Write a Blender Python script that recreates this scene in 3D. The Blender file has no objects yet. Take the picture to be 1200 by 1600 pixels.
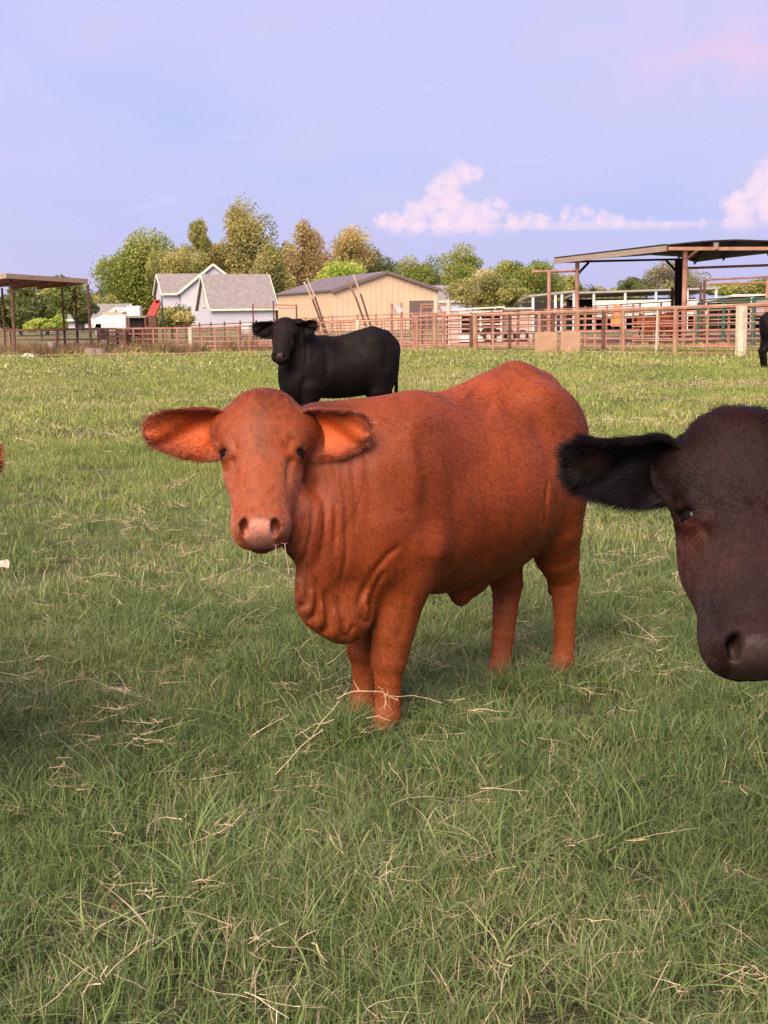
import bpy, math, random, bmesh
import numpy as np
from mathutils import Vector, Matrix
R = math.radians
C = bpy.context.scene.collection
scn = bpy.context.scene

# ------------------------------------------------------------------ camera
CAMH = 1.42
PITCH = math.atan(313.0 / 2000.0)
cd = bpy.data.cameras.new('camera'); cam = bpy.data.objects.new('camera', cd); C.objects.link(cam)
cd.sensor_fit = 'VERTICAL'; cd.sensor_height = 36.0; cd.lens = 45.0
cd.clip_start = 0.05; cd.clip_end = 6000
ROLL = R(.85)
cam.location = (0, 0, CAMH); cam.rotation_euler = (Matrix.Rotation(math.pi/2 - PITCH, 3, 'X') @ Matrix.Rotation(-ROLL, 3, 'Z')).to_euler()
scn.camera = cam

# ------------------------------------------------------------------ light
SUN_EL, SUN_AZ = 43.0, 204.0      # degrees; azimuth clockwise from +Y: behind the camera, to its left
w = bpy.data.worlds.new('World'); scn.world = w; w.use_nodes = True
nt = w.node_tree; N = nt.nodes; L = nt.links
for n in list(N): N.remove(n)
def nd(tree, t, **kw):
    n = tree.nodes.new(t)
    for k, v in kw.items():
        if k.startswith('i_'):
            key = k[2:]
            key = int(key) if key.isdigit() else key.replace('_', ' ')
            n.inputs[key].default_value = v
        else: setattr(n, k, v)
    return n
out = nd(nt, 'ShaderNodeOutputWorld'); bg = nd(nt, 'ShaderNodeBackground')
bg.inputs['Strength'].default_value = 0.68
sky = nd(nt, 'ShaderNodeTexSky', sky_type='NISHITA', sun_disc=False, sun_elevation=R(SUN_EL), sun_rotation=R(SUN_AZ))
skys = nd(nt, 'ShaderNodeVectorMath', operation='SCALE'); skys.inputs['Scale'].default_value = 0.10
L.new(sky.outputs[0], skys.inputs[0])
tc = nd(nt, 'ShaderNodeTexCoord')
sep = nd(nt, 'ShaderNodeSeparateXYZ'); L.new(tc.outputs['Generated'], sep.inputs[0])
ramp = nd(nt, 'ShaderNodeValToRGB'); L.new(sep.outputs['Z'], ramp.inputs[0])
def lin(r, g, b):
    f = lambda c: (c/255/12.92) if c/255 <= .04045 else ((c/255+.055)/1.055)**2.4
    return (f(r), f(g), f(b), 1)
er = ramp.color_ramp; er.interpolation = 'B_SPLINE'
er.elements[0].position = 0.0; er.elements[0].color = lin(189, 186, 236)
er.elements[1].position = 1.0; er.elements[1].color = lin(176, 186, 226)
for p_, c_ in ((.06, (196, 198, 243)), (.13, (194, 202, 248)), (.20, (203, 204, 250)), (.30, (206, 203, 249)), (.5, (196, 198, 240))):
    e = er.elements.new(p_); e.color = lin(*c_)
def wmath(op, a, b=None, c=None, clamp=False):
    n = nd(nt, 'ShaderNodeMath', operation=op); n.use_clamp = clamp
    for i, v in enumerate((a, b, c)):
        if v is None: continue
        if isinstance(v, (int, float)): n.inputs[i].default_value = v
        else: L.new(v, n.inputs[i])
    return n.outputs[0]
def wmix(f, a, b):
    n = nd(nt, 'ShaderNodeMix', data_type='RGBA')
    for i, v in ((0, f), (6, a), (7, b)):
        if isinstance(v, (int, float, tuple)): n.inputs[i].default_value = v
        else: L.new(v, n.inputs[i])
    return n.outputs[2]
base = wmix(0.93, skys.outputs[0], ramp.outputs[0])
base = wmix(0.22, base, lin(216, 212, 246))
# sky angles in degrees: azimuth (0 = straight ahead, right positive) and elevation
az = wmath('MULTIPLY', wmath('ARCTAN2', sep.outputs['X'], sep.outputs['Y']), 57.2958)
el = wmath('MULTIPLY', wmath('ARCSINE', sep.outputs['Z']), 57.2958)
comb = nd(nt, 'ShaderNodeCombineXYZ'); L.new(az, comb.inputs[0]); L.new(el, comb.inputs[1])
def noise(scale, detail=5, rough=.55, sc=(1, 1, 1), dist=0.0, off=(0, 0, 0)):
    m = nd(nt, 'ShaderNodeMapping'); m.inputs['Scale'].default_value = sc; m.inputs['Location'].default_value = off
    L.new(comb.outputs[0], m.inputs[0])
    n = nd(nt, 'ShaderNodeTexNoise'); n.inputs['Scale'].default_value = scale; n.inputs['Detail'].default_value = detail
    n.inputs['Roughness'].default_value = rough; n.inputs['Distortion'].default_value = dist
    L.new(m.outputs[0], n.inputs['Vector']); return n.outputs[0]
def sstep(v, lo, hi):
    n = nd(nt, 'ShaderNodeMapRange', interpolation_type='SMOOTHSTEP')
    L.new(v, n.inputs[0]); n.inputs[1].default_value = lo; n.inputs[2].default_value = hi
    return n.outputs[0]
# broad pink and blue streaks of thin cloud over the whole sky
st = noise(.055, 3, .5, (1, 3.2, 1), .6, (3, 1, 0))
base = wmix(wmath('MULTIPLY', sstep(st, .48, .75), .55), base, lin(222, 205, 240))
st2 = noise(.05, 3, .5, (1, 2.6, 1), .3, (11, 4, 0))
base = wmix(wmath('MULTIPLY', sstep(st2, .45, .68), .6), base, lin(180, 197, 248))
prox = wmath('SQRT', wmath('ADD', wmath('POWER', wmath('MULTIPLY', wmath('SUBTRACT', az, 17.0), .075), 2.0), wmath('POWER', wmath('MULTIPLY', wmath('SUBTRACT', el, 10.3), .24), 2.0)))
base = wmix(wmath('MULTIPLY', wmath('SUBTRACT', 1.0, sstep(prox, .1, 1.0)), wmath('MULTIPLY', sstep(noise(.25, 5, .55, (1, 2, 1), .5, (4, 2, 0)), .3, .7), .75)), base, lin(234, 203, 236))
base = wmix(wmath('MULTIPLY', sstep(noise(.5, 5, .6, (.28, 2.6, 1), 1.0, (0, 7, 0)), .60, .74), .35), base, lin(226, 216, 246))
# cumulus: clusters of soft discs, edge broken with noise; (azimuth, elevation, radius)
CUM = []
def blob(px, py, r):
    cx, cy = (px-600)/2000, (800-py)/2000; cx, cy = cx+cy*ROLL, cy-cx*ROLL
    CUM.append((math.degrees(math.atan(cx*.99)), math.degrees(PITCH*-1 + math.atan(cy)), r*.86/2000*57.3))
for b in ((600,345,14),(622,348,22),(645,335,24),(650,350,24),(672,320,20),(680,300,19),(700,285,24),(722,268,20),(738,268,13),(700,310,26),(712,332,28),(735,335,22),
          (757,330,18),(778,318,10),(770,340,18),(690,348,26),(725,352,24),(753,355,22),(820,345,14),(800,350,16),(845,348,14),(880,340,13),(895,345,13),(915,336,13),(938,342,13),(960,350,12),(985,353,9),(1010,354,8),(1035,355,8),(1065,355,7),(1090,356,6),
          (1150,330,30),(1172,300,24),(1190,280,28),(1210,262,26),(1205,320,44),(1150,350,30),(1240,290,60)): blob(*b)
wob = noise(1.7, 7, .52, (1, 1, 1), .15)
wob2 = noise(.9, 4, .55, (1, 1, 1), .2, (5, 5, 0))
dmin = None
for (a_, e_, r_) in CUM:
    dx = wmath('SUBTRACT', az, a_); dy = wmath('SUBTRACT', el, e_)
    d = wmath('SQRT', wmath('ADD', wmath('MULTIPLY', dx, dx), wmath('MULTIPLY', dy, dy)))
    d = wmath('SUBTRACT', d, r_)
    dmin = d if dmin is None else wmath('SMOOTH_MIN', dmin, d, .12)
dd = wmath('ADD', dmin, wmath('MULTIPLY', wmath('SUBTRACT', wob, .5), -1.05))
dd = wmath('ADD', dd, wmath('MULTIPLY', wmath('SUBTRACT', wob2, .5), -.3))
cm = wmath('SUBTRACT', 1.0, sstep(wmath('SUBTRACT', dd, .03), -.26, .14))
# flat, fading base
fade = sstep(el, 2.9, 3.7)
lit = sstep(wmath('ADD', wmath('MULTIPLY', dmin, -.35), wmath('MULTIPLY', noise(1.6, 5, .6, (1, 1, 1), .2, (2, 9, 0)), 1.2)), .35, 1.0)
ccol = wmix(lit, lin(222, 211, 243), lin(255, 228, 242))
sy = wmath('DIVIDE', wmath('SUBTRACT', el, wmath('ADD', 3.65, wmath('MULTIPLY', az, -.012))), .24); sx = wmath('DIVIDE', wmath('SUBTRACT', az, 9.4), 5.6)
stk = wmath('SUBTRACT', 1.0, sstep(wmath('ADD', wmath('ADD', wmath('MULTIPLY', sy, sy), wmath('MULTIPLY', sx, sx)), wmath('MULTIPLY', wmath('SUBTRACT', noise(.9, 5, .55, (.35, 3, 1), .3, (8, 8, 0)), .5), 1.6)), .2, 1.1))
base = wmix(wmath('MULTIPLY', stk, .6), base, lin(238, 219, 242))
skycol = wmix(wmath('MULTIPLY', wmath('MULTIPLY', cm, fade), .93), base, ccol)
L.new(skycol, bg.inputs['Color']); L.new(bg.outputs[0], out.inputs['Surface'])

sd = bpy.data.lights.new('sun', 'SUN'); sun = bpy.data.objects.new('sun', sd); C.objects.link(sun)
sd.energy = 5.0; sd.angle = R(46.0); sd.color = (1.0, .83, .65)
_a = R(SUN_AZ); _e = R(SUN_EL)
_dir = Vector((math.sin(_a)*math.cos(_e), math.cos(_a)*math.cos(_e), math.sin(_e)))
sun.rotation_euler = _dir.to_track_quat('Z', 'Y').to_euler()
sun.location = (-20, -20, 30)
scn.view_settings.view_transform = 'Standard'; scn.view_settings.look = 'None'
scn.view_settings.exposure = 0.6; scn.view_settings.gamma = 1.0; scn.view_settings.use_curve_mapping = False
scn.cycles.max_bounces = 6; scn.cycles.transparent_max_bounces = 16
scn.cycles.use_denoising = True

# ------------------------------------------------------------------ helpers
rng = np.random.default_rng(7); random.seed(7)
def ray(px, py):
    """direction through a pixel of the 1200 x 1600 photograph"""
    cx, cy = (px-600)/2000.0, (800-py)/2000.0
    cx, cy = cx*math.cos(ROLL)+cy*math.sin(ROLL), -cx*math.sin(ROLL)+cy*math.cos(ROLL)
    s, c = math.sin(PITCH), math.cos(PITCH)
    return np.array([cx, c + cy*s, -s + cy*c])
def at(px, py, Y):
    d = ray(px, py); t = Y/d[1]
    return np.array([d[0]*t, Y, CAMH + d[2]*t])
def ground(px, py, z=0.0):
    d = ray(px, py); t = (z-CAMH)/d[2]
    return np.array([d[0]*t, d[1]*t, z])
def tag(o, label=None, cat=None, group=None, kind=None):
    for k, v in (('label', label), ('category', cat), ('group', group), ('kind', kind)):
        if v: o[k] = v
    return o
def link(name, me, parent=None):
    o = bpy.data.objects.new(name, me); C.objects.link(o)
    if parent is not None: o.parent = parent
    return o
def empty(name, loc=(0, 0, 0), rz=0, label=None, cat=None, group=None):
    o = bpy.data.objects.new(name, None); C.objects.link(o); o.empty_display_size = .2
    o.location = loc; o.rotation_euler = (0, 0, rz)
    return tag(o, label, cat, group)
def copy_tree(o, parent=None):
    c = o.copy(); C.objects.link(c)
    if parent is not None: c.parent = parent
    for ch in list(o.children): copy_tree(ch, c)
    return c
def mesh_np(name, v, f, mats=(), smooth=False, fm=None):
    """fast mesh from numpy verts and a quad or tri face array"""
    v = np.asarray(v, np.float32); f = np.asarray(f, np.int32)
    me = bpy.data.meshes.new(name); k = f.shape[1]
    me.vertices.add(len(v)); me.vertices.foreach_set('co', v.ravel())
    me.loops.add(f.size); me.loops.foreach_set('vertex_index', f.ravel())
    me.polygons.add(len(f)); me.polygons.foreach_set('loop_start', np.arange(0, f.size, k, dtype=np.int32))
    if smooth: me.polygons.foreach_set('use_smooth', np.ones(len(f), bool))
    for m in mats: me.materials.append(m)
    if fm is not None: me.polygons.foreach_set('material_index', np.asarray(fm, np.int32))
    me.update(calc_edges=True); me.validate()
    return me
class MB:
    """collects simple solids and links them as ONE mesh object"""
    def __init__(s): s.v = []; s.f = []
    def add(s, vs, fs):
        b = len(s.v); s.v += [tuple(map(float, p)) for p in vs]; s.f += [[b+i for i in f] for f in fs]; return s
    def box(s, x0, x1, y0, y1, z0, z1):
        return s.add([(x0,y0,z0),(x1,y0,z0),(x1,y1,z0),(x0,y1,z0),(x0,y0,z1),(x1,y0,z1),(x1,y1,z1),(x0,y1,z1)],
                     [(0,3,2,1),(4,5,6,7),(0,1,5,4),(1,2,6,5),(2,3,7,6),(3,0,4,7)])
    def tube(s, a, b, r, r2=None, n=8):
        a = Vector(a); b = Vector(b); r2 = r if r2 is None else r2
        d = (b-a); 
        if d.length < 1e-6: return s
        d.normalize(); u = d.orthogonal().normalized(); w_ = d.cross(u)
        vs = []
        for P, q in ((a, r), (b, r2)):
            for i in range(n):
                t = 2*math.pi*i/n; vs.append(P + u*math.cos(t)*q + w_*math.sin(t)*q)
        fs = [(i, (i+1) % n, n+(i+1) % n, n+i) for i in range(n)] + [tuple(range(n))[::-1], tuple(range(n, 2*n))]
        return s.add(vs, fs)
    def path(s, pts, r, n=8):
        for a, b in zip(pts[:-1], pts[1:]): s.tube(a, b, r, n=n)
        return s
    def bar(s, a, b, wx, wz):
        """square bar between two points: width wx sideways, wz up"""
        a = Vector(a); b = Vector(b); d = (b-a).normalized()
        up = Vector((0, 0, 1)) if abs(d.z) < .95 else Vector((0, 1, 0))
        sd_ = d.cross(up).normalized()*wx/2; u = sd_.cross(d).normalized()*wz/2
        vs = [P+q for P in (a, b) for q in (-sd_-u, sd_-u, sd_+u, -sd_+u)]
        return s.add(vs, [(0,1,2,3)[::-1],(4,5,6,7),(0,1,5,4),(1,2,6,5),(2,3,7,6),(3,0,4,7)])
    def prism(s, poly, ax0, ax1):
        """poly: list of 3-D points (one end); extruded by the vector ax1-ax0"""
        d = Vector(ax1)-Vector(ax0); n = len(poly)
        vs = [Vector(p) for p in poly] + [Vector(p)+d for p in poly]
        fs = [tuple(range(n))[::-1], tuple(range(n, 2*n))] + [(i, (i+1) % n, n+(i+1) % n, n+i) for i in range(n)]
        return s.add(vs, fs)
    def build(s, name, m, parent=None, smooth=False, bevel=0):
        me = bpy.data.meshes.new(name); me.from_pydata(s.v, [], s.f)
        bm = bmesh.new(); bm.from_mesh(me); bmesh.ops.recalc_face_normals(bm, faces=bm.faces)
        bm.to_mesh(me); bm.free()
        if smooth: 
            for p in me.polygons: p.use_smooth = True
        me.materials.append(m); o = link(name, me, parent)
        if bevel:
            bv = o.modifiers.new('edge', 'BEVEL'); bv.width = bevel; bv.segments = 2; bv.limit_method = 'ANGLE'
        return o
def material(name, col, rough=.7, var=.15, scale=6.0, metal=0.0, bump=0.0, bscale=40.0, col2=None, stretch=(1, 1, 1), spec=.3, detail=5, contrast=(.35, .65)):
    m = bpy.data.materials.new(name); m.use_nodes = True; t = m.node_tree
    b = t.nodes['Principled BSDF']; b.inputs['Roughness'].default_value = rough; b.inputs['Metallic'].default_value = metal
    b.inputs['Specular IOR Level'].default_value = spec
    tcn = nd(t, 'ShaderNodeTexCoord'); mp = nd(t, 'ShaderNodeMapping'); mp.inputs['Scale'].default_value = stretch
    t.links.new(tcn.outputs['Object'], mp.inputs[0])
    n = nd(t, 'ShaderNodeTexNoise'); n.inputs['Scale'].default_value = scale; n.inputs['Detail'].default_value = detail
    n.inputs['Roughness'].default_value = .65
    t.links.new(mp.outputs[0], n.inputs['Vector'])
    mr = nd(t, 'ShaderNodeMapRange'); t.links.new(n.outputs[0], mr.inputs[0]); mr.inputs[1].default_value = contrast[0]; mr.inputs[2].default_value = contrast[1]
    mx = nd(t, 'ShaderNodeMix', data_type='RGBA'); t.links.new(mr.outputs[0], mx.inputs[0])
    c = np.array(col[:3])
    c2 = np.array(col2[:3]) if col2 is not None else np.clip(c*(1+var), 0, 1)
    c1 = c if col2 is not None else c*(1-var)
    mx.inputs[6].default_value = (*c1, 1); mx.inputs[7].default_value = (*c2, 1)
    t.links.new(mx.outputs[2], b.inputs['Base Color'])
    if bump:
        nb = nd(t, 'ShaderNodeTexNoise'); nb.inputs['Scale'].default_value = bscale; nb.inputs['Detail'].default_value = 4
        t.links.new(mp.outputs[0], nb.inputs['Vector'])
        bp = nd(t, 'ShaderNodeBump'); bp.inputs['Strength'].default_value = bump; bp.inputs['Distance'].default_value = .02
        t.links.new(nb.outputs[0], bp.inputs['Height']); t.links.new(bp.outputs[0], b.inputs['Normal'])
    return m
RED_H=.0055; RED_FUR=300000; NEAR_H=.0055; NEAR_FUR=170000; FAR_H=.011; FAR_FUR=60000; GRASS_D=1.0
# ================================================================== ground
def gheight(x, y):
    return 0.018*np.sin(x*1.1+.4*y)+.015*np.sin(y*.9+1.3)*np.cos(x*.5)+.02*np.sin(x*.23)*np.sin(y*.31)
def mat_ground():
    m = bpy.data.materials.new('pasture_soil'); m.use_nodes = True; t = m.node_tree; b = t.nodes['Principled BSDF']
    b.inputs['Roughness'].default_value = .95; b.inputs['Specular IOR Level'].default_value = .1
    g = nd(t, 'ShaderNodeNewGeometry')
    def ns(s, d=5, off=0):
        mp = nd(t, 'ShaderNodeMapping'); mp.inputs['Location'].default_value = (off, off, 0); t.links.new(g.outputs['Position'], mp.inputs[0])
        n = nd(t, 'ShaderNodeTexNoise'); n.inputs['Scale'].default_value = s; n.inputs['Detail'].default_value = d; n.inputs['Roughness'].default_value = .65
        t.links.new(mp.outputs[0], n.inputs['Vector']); return n.outputs[0]
    def mr(v, lo, hi):
        n = nd(t, 'ShaderNodeMapRange'); t.links.new(v, n.inputs[0]); n.inputs[1].default_value = lo; n.inputs[2].default_value = hi; return n.outputs[0]
    def mx(f, a, c):
        n = nd(t, 'ShaderNodeMix', data_type='RGBA')
        for i, v in ((0, f), (6, a), (7, c)):
            if isinstance(v, tuple): n.inputs[i].default_value = v
            else: t.links.new(v, n.inputs[i])
        return n.outputs[2]
    c = mx(mr(ns(9), .35, .65), (.022, .026, .012, 1), (.055, .055, .024, 1))
    c = mx(mr(ns(.35, 4, 7), .40, .62), c, (.18, .18, .07, 1))
    c = mx(mr(ns(70, 6, 3), .52, .66), c, (.20, .155, .09, 1)); c = mx(mr(ns(45, 5, 9), .54, .68), c, (.06, .09, .03, 1))
    t.links.new(c, b.inputs['Base Color'])
    bp = nd(t, 'ShaderNodeBump'); bp.inputs['Strength'].default_value = .8; bp.inputs['Distance'].default_value = .02; t.links.new(ns(60, 5, 1), bp.inputs['Height']); t.links.new(bp.outputs[0], b.inputs['Normal']); return m
M_SOIL = mat_ground()
xs = np.concatenate([[-1500, -400, -120, -60], np.linspace(-30, 30, 121), [60, 120, 400, 1500]])
ys = np.concatenate([[-60, -10], np.linspace(0, 48, 97), [60, 90, 130, 200, 400, 1000, 3000]])
gx, gy = np.meshgrid(xs, ys); gz = gheight(gx, gy)*(gy < 49)*(np.abs(gx) < 31)
V_ = np.stack([gx.ravel(), gy.ravel(), gz.ravel()], 1); nx = len(xs); ny = len(ys)
i_ = (np.arange(ny-1)[:, None]*nx+np.arange(nx-1)[None]).ravel()
link('pasture_ground', mesh_np('pasture_ground', V_, np.stack([i_, i_+1, i_+nx+1, i_+nx], 1), (M_SOIL,), True))['kind'] = 'structure'
# red dirt of the pens: a broad sheet beginning at the fence line
M_DIRT = material('red_dirt', (.30, .135, .075), rough=.95, col2=(.42, .23, .14), scale=.8, bump=.3, bscale=3)
FY = 47.0
g = np.random.default_rng(3)
dx = np.linspace(-30, 30, 241); edge = FY-.75+.35*np.sin(dx*.9)+g.normal(0, .12, len(dx))
V_ = np.concatenate([np.stack([dx, edge, np.full_like(dx, .030)], 1), np.stack([dx, np.full_like(dx, 64.), np.full_like(dx, .030)], 1)])
i_ = np.arange(240)
link('pen_dirt', mesh_np('pen_dirt', V_, np.stack([i_, i_+1, i_+242, i_+241], 1), (M_DIRT,)))['kind'] = 'structure'

# ================================================================== grass
def mat_blade(name, cols, trans=.25, rough=.55, cols2=None):
    """cols: two greens and a dry tone; chosen by blade (vertex colour g) and by large-scale noise across the field"""
    m = bpy.data.materials.new(name); m.use_nodes = True; t = m.node_tree; b = t.nodes['Principled BSDF']
    b.inputs['Roughness'].default_value = rough; b.inputs['Specular IOR Level'].default_value = .25
    at_ = nd(t, 'ShaderNodeAttribute', attribute_name='tone'); sp = nd(t, 'ShaderNodeSeparateColor'); t.links.new(at_.outputs['Color'], sp.inputs[0])
    oi = nd(t, 'ShaderNodeObjectInfo')
    g = nd(t, 'ShaderNodeNewGeometry'); n = nd(t, 'ShaderNodeTexNoise'); n.inputs['Scale'].default_value = .55; n.inputs['Detail'].default_value = 4
    t.links.new(g.outputs['Position'], n.inputs['Vector'])
    def mx(f, a, c):
        k = nd(t, 'ShaderNodeMix', data_type='RGBA')
        for i, v in ((0, f), (6, a), (7, c)):
            if isinstance(v, tuple): k.inputs[i].default_value = v
            else: t.links.new(v, k.inputs[i])
        return k.outputs[2]
    def mth(op, a, c, cl=False):
        k = nd(t, 'ShaderNodeMath', operation=op); k.use_clamp = cl
        for i, v in enumerate((a, c)):
            if isinstance(v, (int, float)): k.inputs[i].default_value = v
            else: t.links.new(v, k.inputs[i])
        return k.outputs[0]
    if cols2:       # dry yellow patches; grazing light painted in, paler and yellower towards the pens
        sx = nd(t, 'ShaderNodeSeparateXYZ'); t.links.new(g.outputs['Position'], sx.inputs[0])
        yy = mth('ADD', sx.outputs['Y'], mth('MULTIPLY', mth('SUBTRACT', n.outputs[0], .5), 9.0))
        k = nd(t, 'ShaderNodeMapRange', interpolation_type='SMOOTHSTEP'); t.links.new(yy, k.inputs[0]); k.inputs[1].default_value = 3.0; k.inputs[2].default_value = 17.0
        P_ = [mx(k.outputs[0], (*a, 1), (*b_, 1)) for a, b_ in zip(cols, cols2)]
        n2 = nd(t, 'ShaderNodeTexNoise'); n2.inputs['Scale'].default_value = .42; n2.inputs['Detail'].default_value = 6; n2.inputs['Roughness'].default_value = .6
        mp = nd(t, 'ShaderNodeMapping'); mp.inputs['Scale'].default_value = (.45, 1.2, 1); mp.inputs['Location'].default_value = (5, 3, 0); t.links.new(g.outputs['Position'], mp.inputs[0]); t.links.new(mp.outputs[0], n2.inputs['Vector'])
        pt = nd(t, 'ShaderNodeMapRange', interpolation_type='SMOOTHSTEP'); t.links.new(n2.outputs[0], pt.inputs[0]); pt.inputs[1].default_value = .46; pt.inputs[2].default_value = .66
        pf = mth('MULTIPLY', mth('MULTIPLY', pt.outputs[0], k.outputs[0]), .75)
        P_[0] = mx(pf, P_[0], (.36, .32, .13, 1)); P_[1] = mx(pf, P_[1], (.56, .47, .22, 1))
    else: P_ = [(*a, 1) for a in cols]
    gr = mx(mth('ADD', mth('MULTIPLY', sp.outputs[0], .85), mth('MULTIPLY', mth('SUBTRACT', n.outputs[0], .5), 1.1), True), P_[0], P_[1])
    dry = mth('GREATER_THAN', mth('ADD', sp.outputs[1], mth('MULTIPLY', mth('SUBTRACT', n.outputs[0], .5), .5)), .935)
    c = mx(dry, gr, P_[2])
    tipf = mth('MULTIPLY', mth('GREATER_THAN', sp.outputs[2], .72), .30)
    c = mx(tipf, c, P_[3])
    t.links.new(c, b.inputs['Base Color'])
    tr = nd(t, 'ShaderNodeBsdfTranslucent'); t.links.new(c, tr.inputs['Color'])
    ms = nd(t, 'ShaderNodeMixShader'); ms.inputs[0].default_value = trans
    t.links.new(b.outputs[0], ms.inputs[1]); t.links.new(tr.outputs[0], ms.inputs[2])
    t.links.new(ms.outputs[0], t.nodes['Material Output'].inputs['Surface'])
    return m
GC_NEAR = ((.044, .090, .028), (.275, .345, .110), (.56, .43, .30), (.26, .27, .13))
GC_FAR = ((.19, .25, .050), (.37, .39, .095), (.55, .48, .26), (.46, .43, .19))
M_BLADE = mat_blade('grass_blade', GC_NEAR, cols2=GC_FAR)
M_BLADE_FAR = M_BLADE
def blades(n, spread, hmin, hmax, wid, lean, seed, nseg=3, dry=.0, flat=0):
    """n curved tapering blades rooted within a disc"""
    g = np.random.default_rng(seed)
    r = spread*np.sqrt(g.random(n)); a = g.random(n)*2*np.pi; x = r*np.cos(a); y = r*np.sin(a)
    h = g.uniform(hmin, hmax, n); th = g.random(n)*2*np.pi; ln = np.abs(g.normal(0, lean, n))+.1
    w0 = wid*g.uniform(.6, 1.3, n); face = g.random(n)*2*np.pi
    V = []; Q = []; T = []
    tone = np.stack([g.random(n), g.random(n)+dry, np.zeros(n)], 1)
    t = np.linspace(0, 1, nseg+1)
    kink = g.normal(0, .25, (n, 2))
    for i in range(n):
        hor = h[i]*ln[i]*t**1.8
        zz = h[i]*(t-.5*min(ln[i], 1.1)*t**2.2)
        px_ = x[i]+hor*math.cos(th[i])+kink[i, 0]*h[i]*t*(1-t)*.6; py_ = y[i]+hor*math.sin(th[i])+kink[i, 1]*h[i]*t*(1-t)*.6
        wv_ = w0[i]*(1-t**1.6*.95)
        cx, cy = math.cos(face[i]), math.sin(face[i])
        b = len(V)
        for k in range(nseg+1):
            V.append((px_[k]-cx*wv_[k], py_[k]-cy*wv_[k], zz[k])); V.append((px_[k]+cx*wv_[k], py_[k]+cy*wv_[k], zz[k]+.0003))
            T += [(tone[i, 0], tone[i, 1], t[k])]*2
        for k in range(nseg): Q.append((b+2*k, b+2*k+1, b+2*k+3, b+2*k+2))
    return np.array(V), np.array(Q), np.array(T)
tuft_col = bpy.data.collections.new('grass_tufts_source')
def tuft(name, mat, coll, **kw):
    V, Q, T = blades(**kw)
    me = mesh_np(name, V, Q, (mat,), True); a = me.attributes.new('tone', 'FLOAT_COLOR', 'POINT')
    a.data.foreach_set('color', np.concatenate([T, np.ones((len(T), 1))], 1).astype(np.float32).ravel())
    o = bpy.data.objects.new(name, me); coll.objects.link(o); return o
def scatter(name, P, coll, smin_, smax_, tilt=.15, seed=0, hvar=.38):
    """points instanced with random pieces of a collection through geometry nodes: one uncountable mass"""
    g = np.random.default_rng(seed); n = len(P)
    me = bpy.data.meshes.new(name); me.vertices.add(n); me.vertices.foreach_set('co', P.astype(np.float32).ravel())
    rot = np.stack([g.normal(0, tilt, n), g.normal(0, tilt, n), g.random(n)*2*np.pi], 1)
    a = me.attributes.new('rot', 'FLOAT_VECTOR', 'POINT'); a.data.foreach_set('vector', rot.astype(np.float32).ravel())
    a = me.attributes.new('siz', 'FLOAT', 'POINT'); a.data.foreach_set('value', (g.uniform(smin_, smax_, n)*(1+hvar*vnoise2(P, 5.2, 3)*vnoise2(P, 1.7, 6)+hvar*.6*vnoise2(P, 11., 2))).astype(np.float32))
    a = me.attributes.new('idx', 'INT', 'POINT'); a.data.foreach_set('value', g.integers(0, len(coll.objects), n).astype(np.int32))
    o = link(name, me)
    ng = bpy.data.node_groups.new(name, 'GeometryNodeTree')
    ng.interface.new_socket('Geometry', in_out='INPUT', socket_type='NodeSocketGeometry'); ng.interface.new_socket('Geometry', in_out='OUTPUT', socket_type='NodeSocketGeometry')
    gi = ng.nodes.new('NodeGroupInput'); go = ng.nodes.new('NodeGroupOutput'); ip = ng.nodes.new('GeometryNodeInstanceOnPoints')
    ci = ng.nodes.new('GeometryNodeCollectionInfo'); ci.inputs['Collection'].default_value = coll; ci.inputs['Separate Children'].default_value = True; ci.inputs['Reset Children'].default_value = True
    def at_(nm, ty):
        k = ng.nodes.new('GeometryNodeInputNamedAttribute'); k.data_type = ty; k.inputs['Name'].default_value = nm; return k.outputs[0]
    ng.links.new(gi.outputs[0], ip.inputs['Points']); ng.links.new(ci.outputs[0], ip.inputs['Instance']); ip.inputs['Pick Instance'].default_value = True
    ng.links.new(at_('idx', 'INT'), ip.inputs['Instance Index'])
    er_ = ng.nodes.new('FunctionNodeEulerToRotation'); ng.links.new(at_('rot', 'FLOAT_VECTOR'), er_.inputs[0]); ng.links.new(er_.outputs[0], ip.inputs['Rotation'])
    ng.links.new(at_('siz', 'FLOAT'), ip.inputs['Scale']); ng.links.new(ip.outputs[0], go.inputs[0])
    md = o.modifiers.new('scatter', 'NODES'); md.node_group = ng
    o['kind'] = 'stuff'; return o
def wedge(n, y0, y1, seed, margin=1.18, pad=.70):
    """random ground points over the field as wide as a person standing there would see it, evenly dense"""
    g = np.random.default_rng(seed); hw = lambda y: .30*margin*y+pad
    A = (hw(y0)+hw(y1))*(y1-y0); P = []
    m = int(n*A); y = g.uniform(y0, y1, m*2); x = g.uniform(-hw(y1), hw(y1), m*2); k = np.abs(x) < hw(y)
    P = np.stack([x[k], y[k]], 1); want = int(n*A); P = P[:max(want, 1)] if len(P) > want else P
    return np.column_stack([P, gheight(P[:, 0], P[:, 1])-.004])
def coll(name): return bpy.data.collections.new(name)
cn = coll('tufts_near')
for i in range(9): tuft('tuft', M_BLADE, cn, n=34, spread=.060, hmin=.030, hmax=.105, wid=.00135, lean=.65, seed=100+i, nseg=4)
cl_ = coll('tufts_long')
for i in range(8): tuft('tuft', M_BLADE, cl_, n=12, spread=.030, hmin=.07, hmax=.165, wid=.0021, lean=.75, seed=150+i, nseg=5)
cm_ = coll('tufts_mid')
for i in range(6): tuft('tuft', M_BLADE, cm_, n=34, spread=.11, hmin=.030, hmax=.095, wid=.0021, lean=.6, seed=200+i, nseg=3)
cf = coll('tufts_far')
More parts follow.
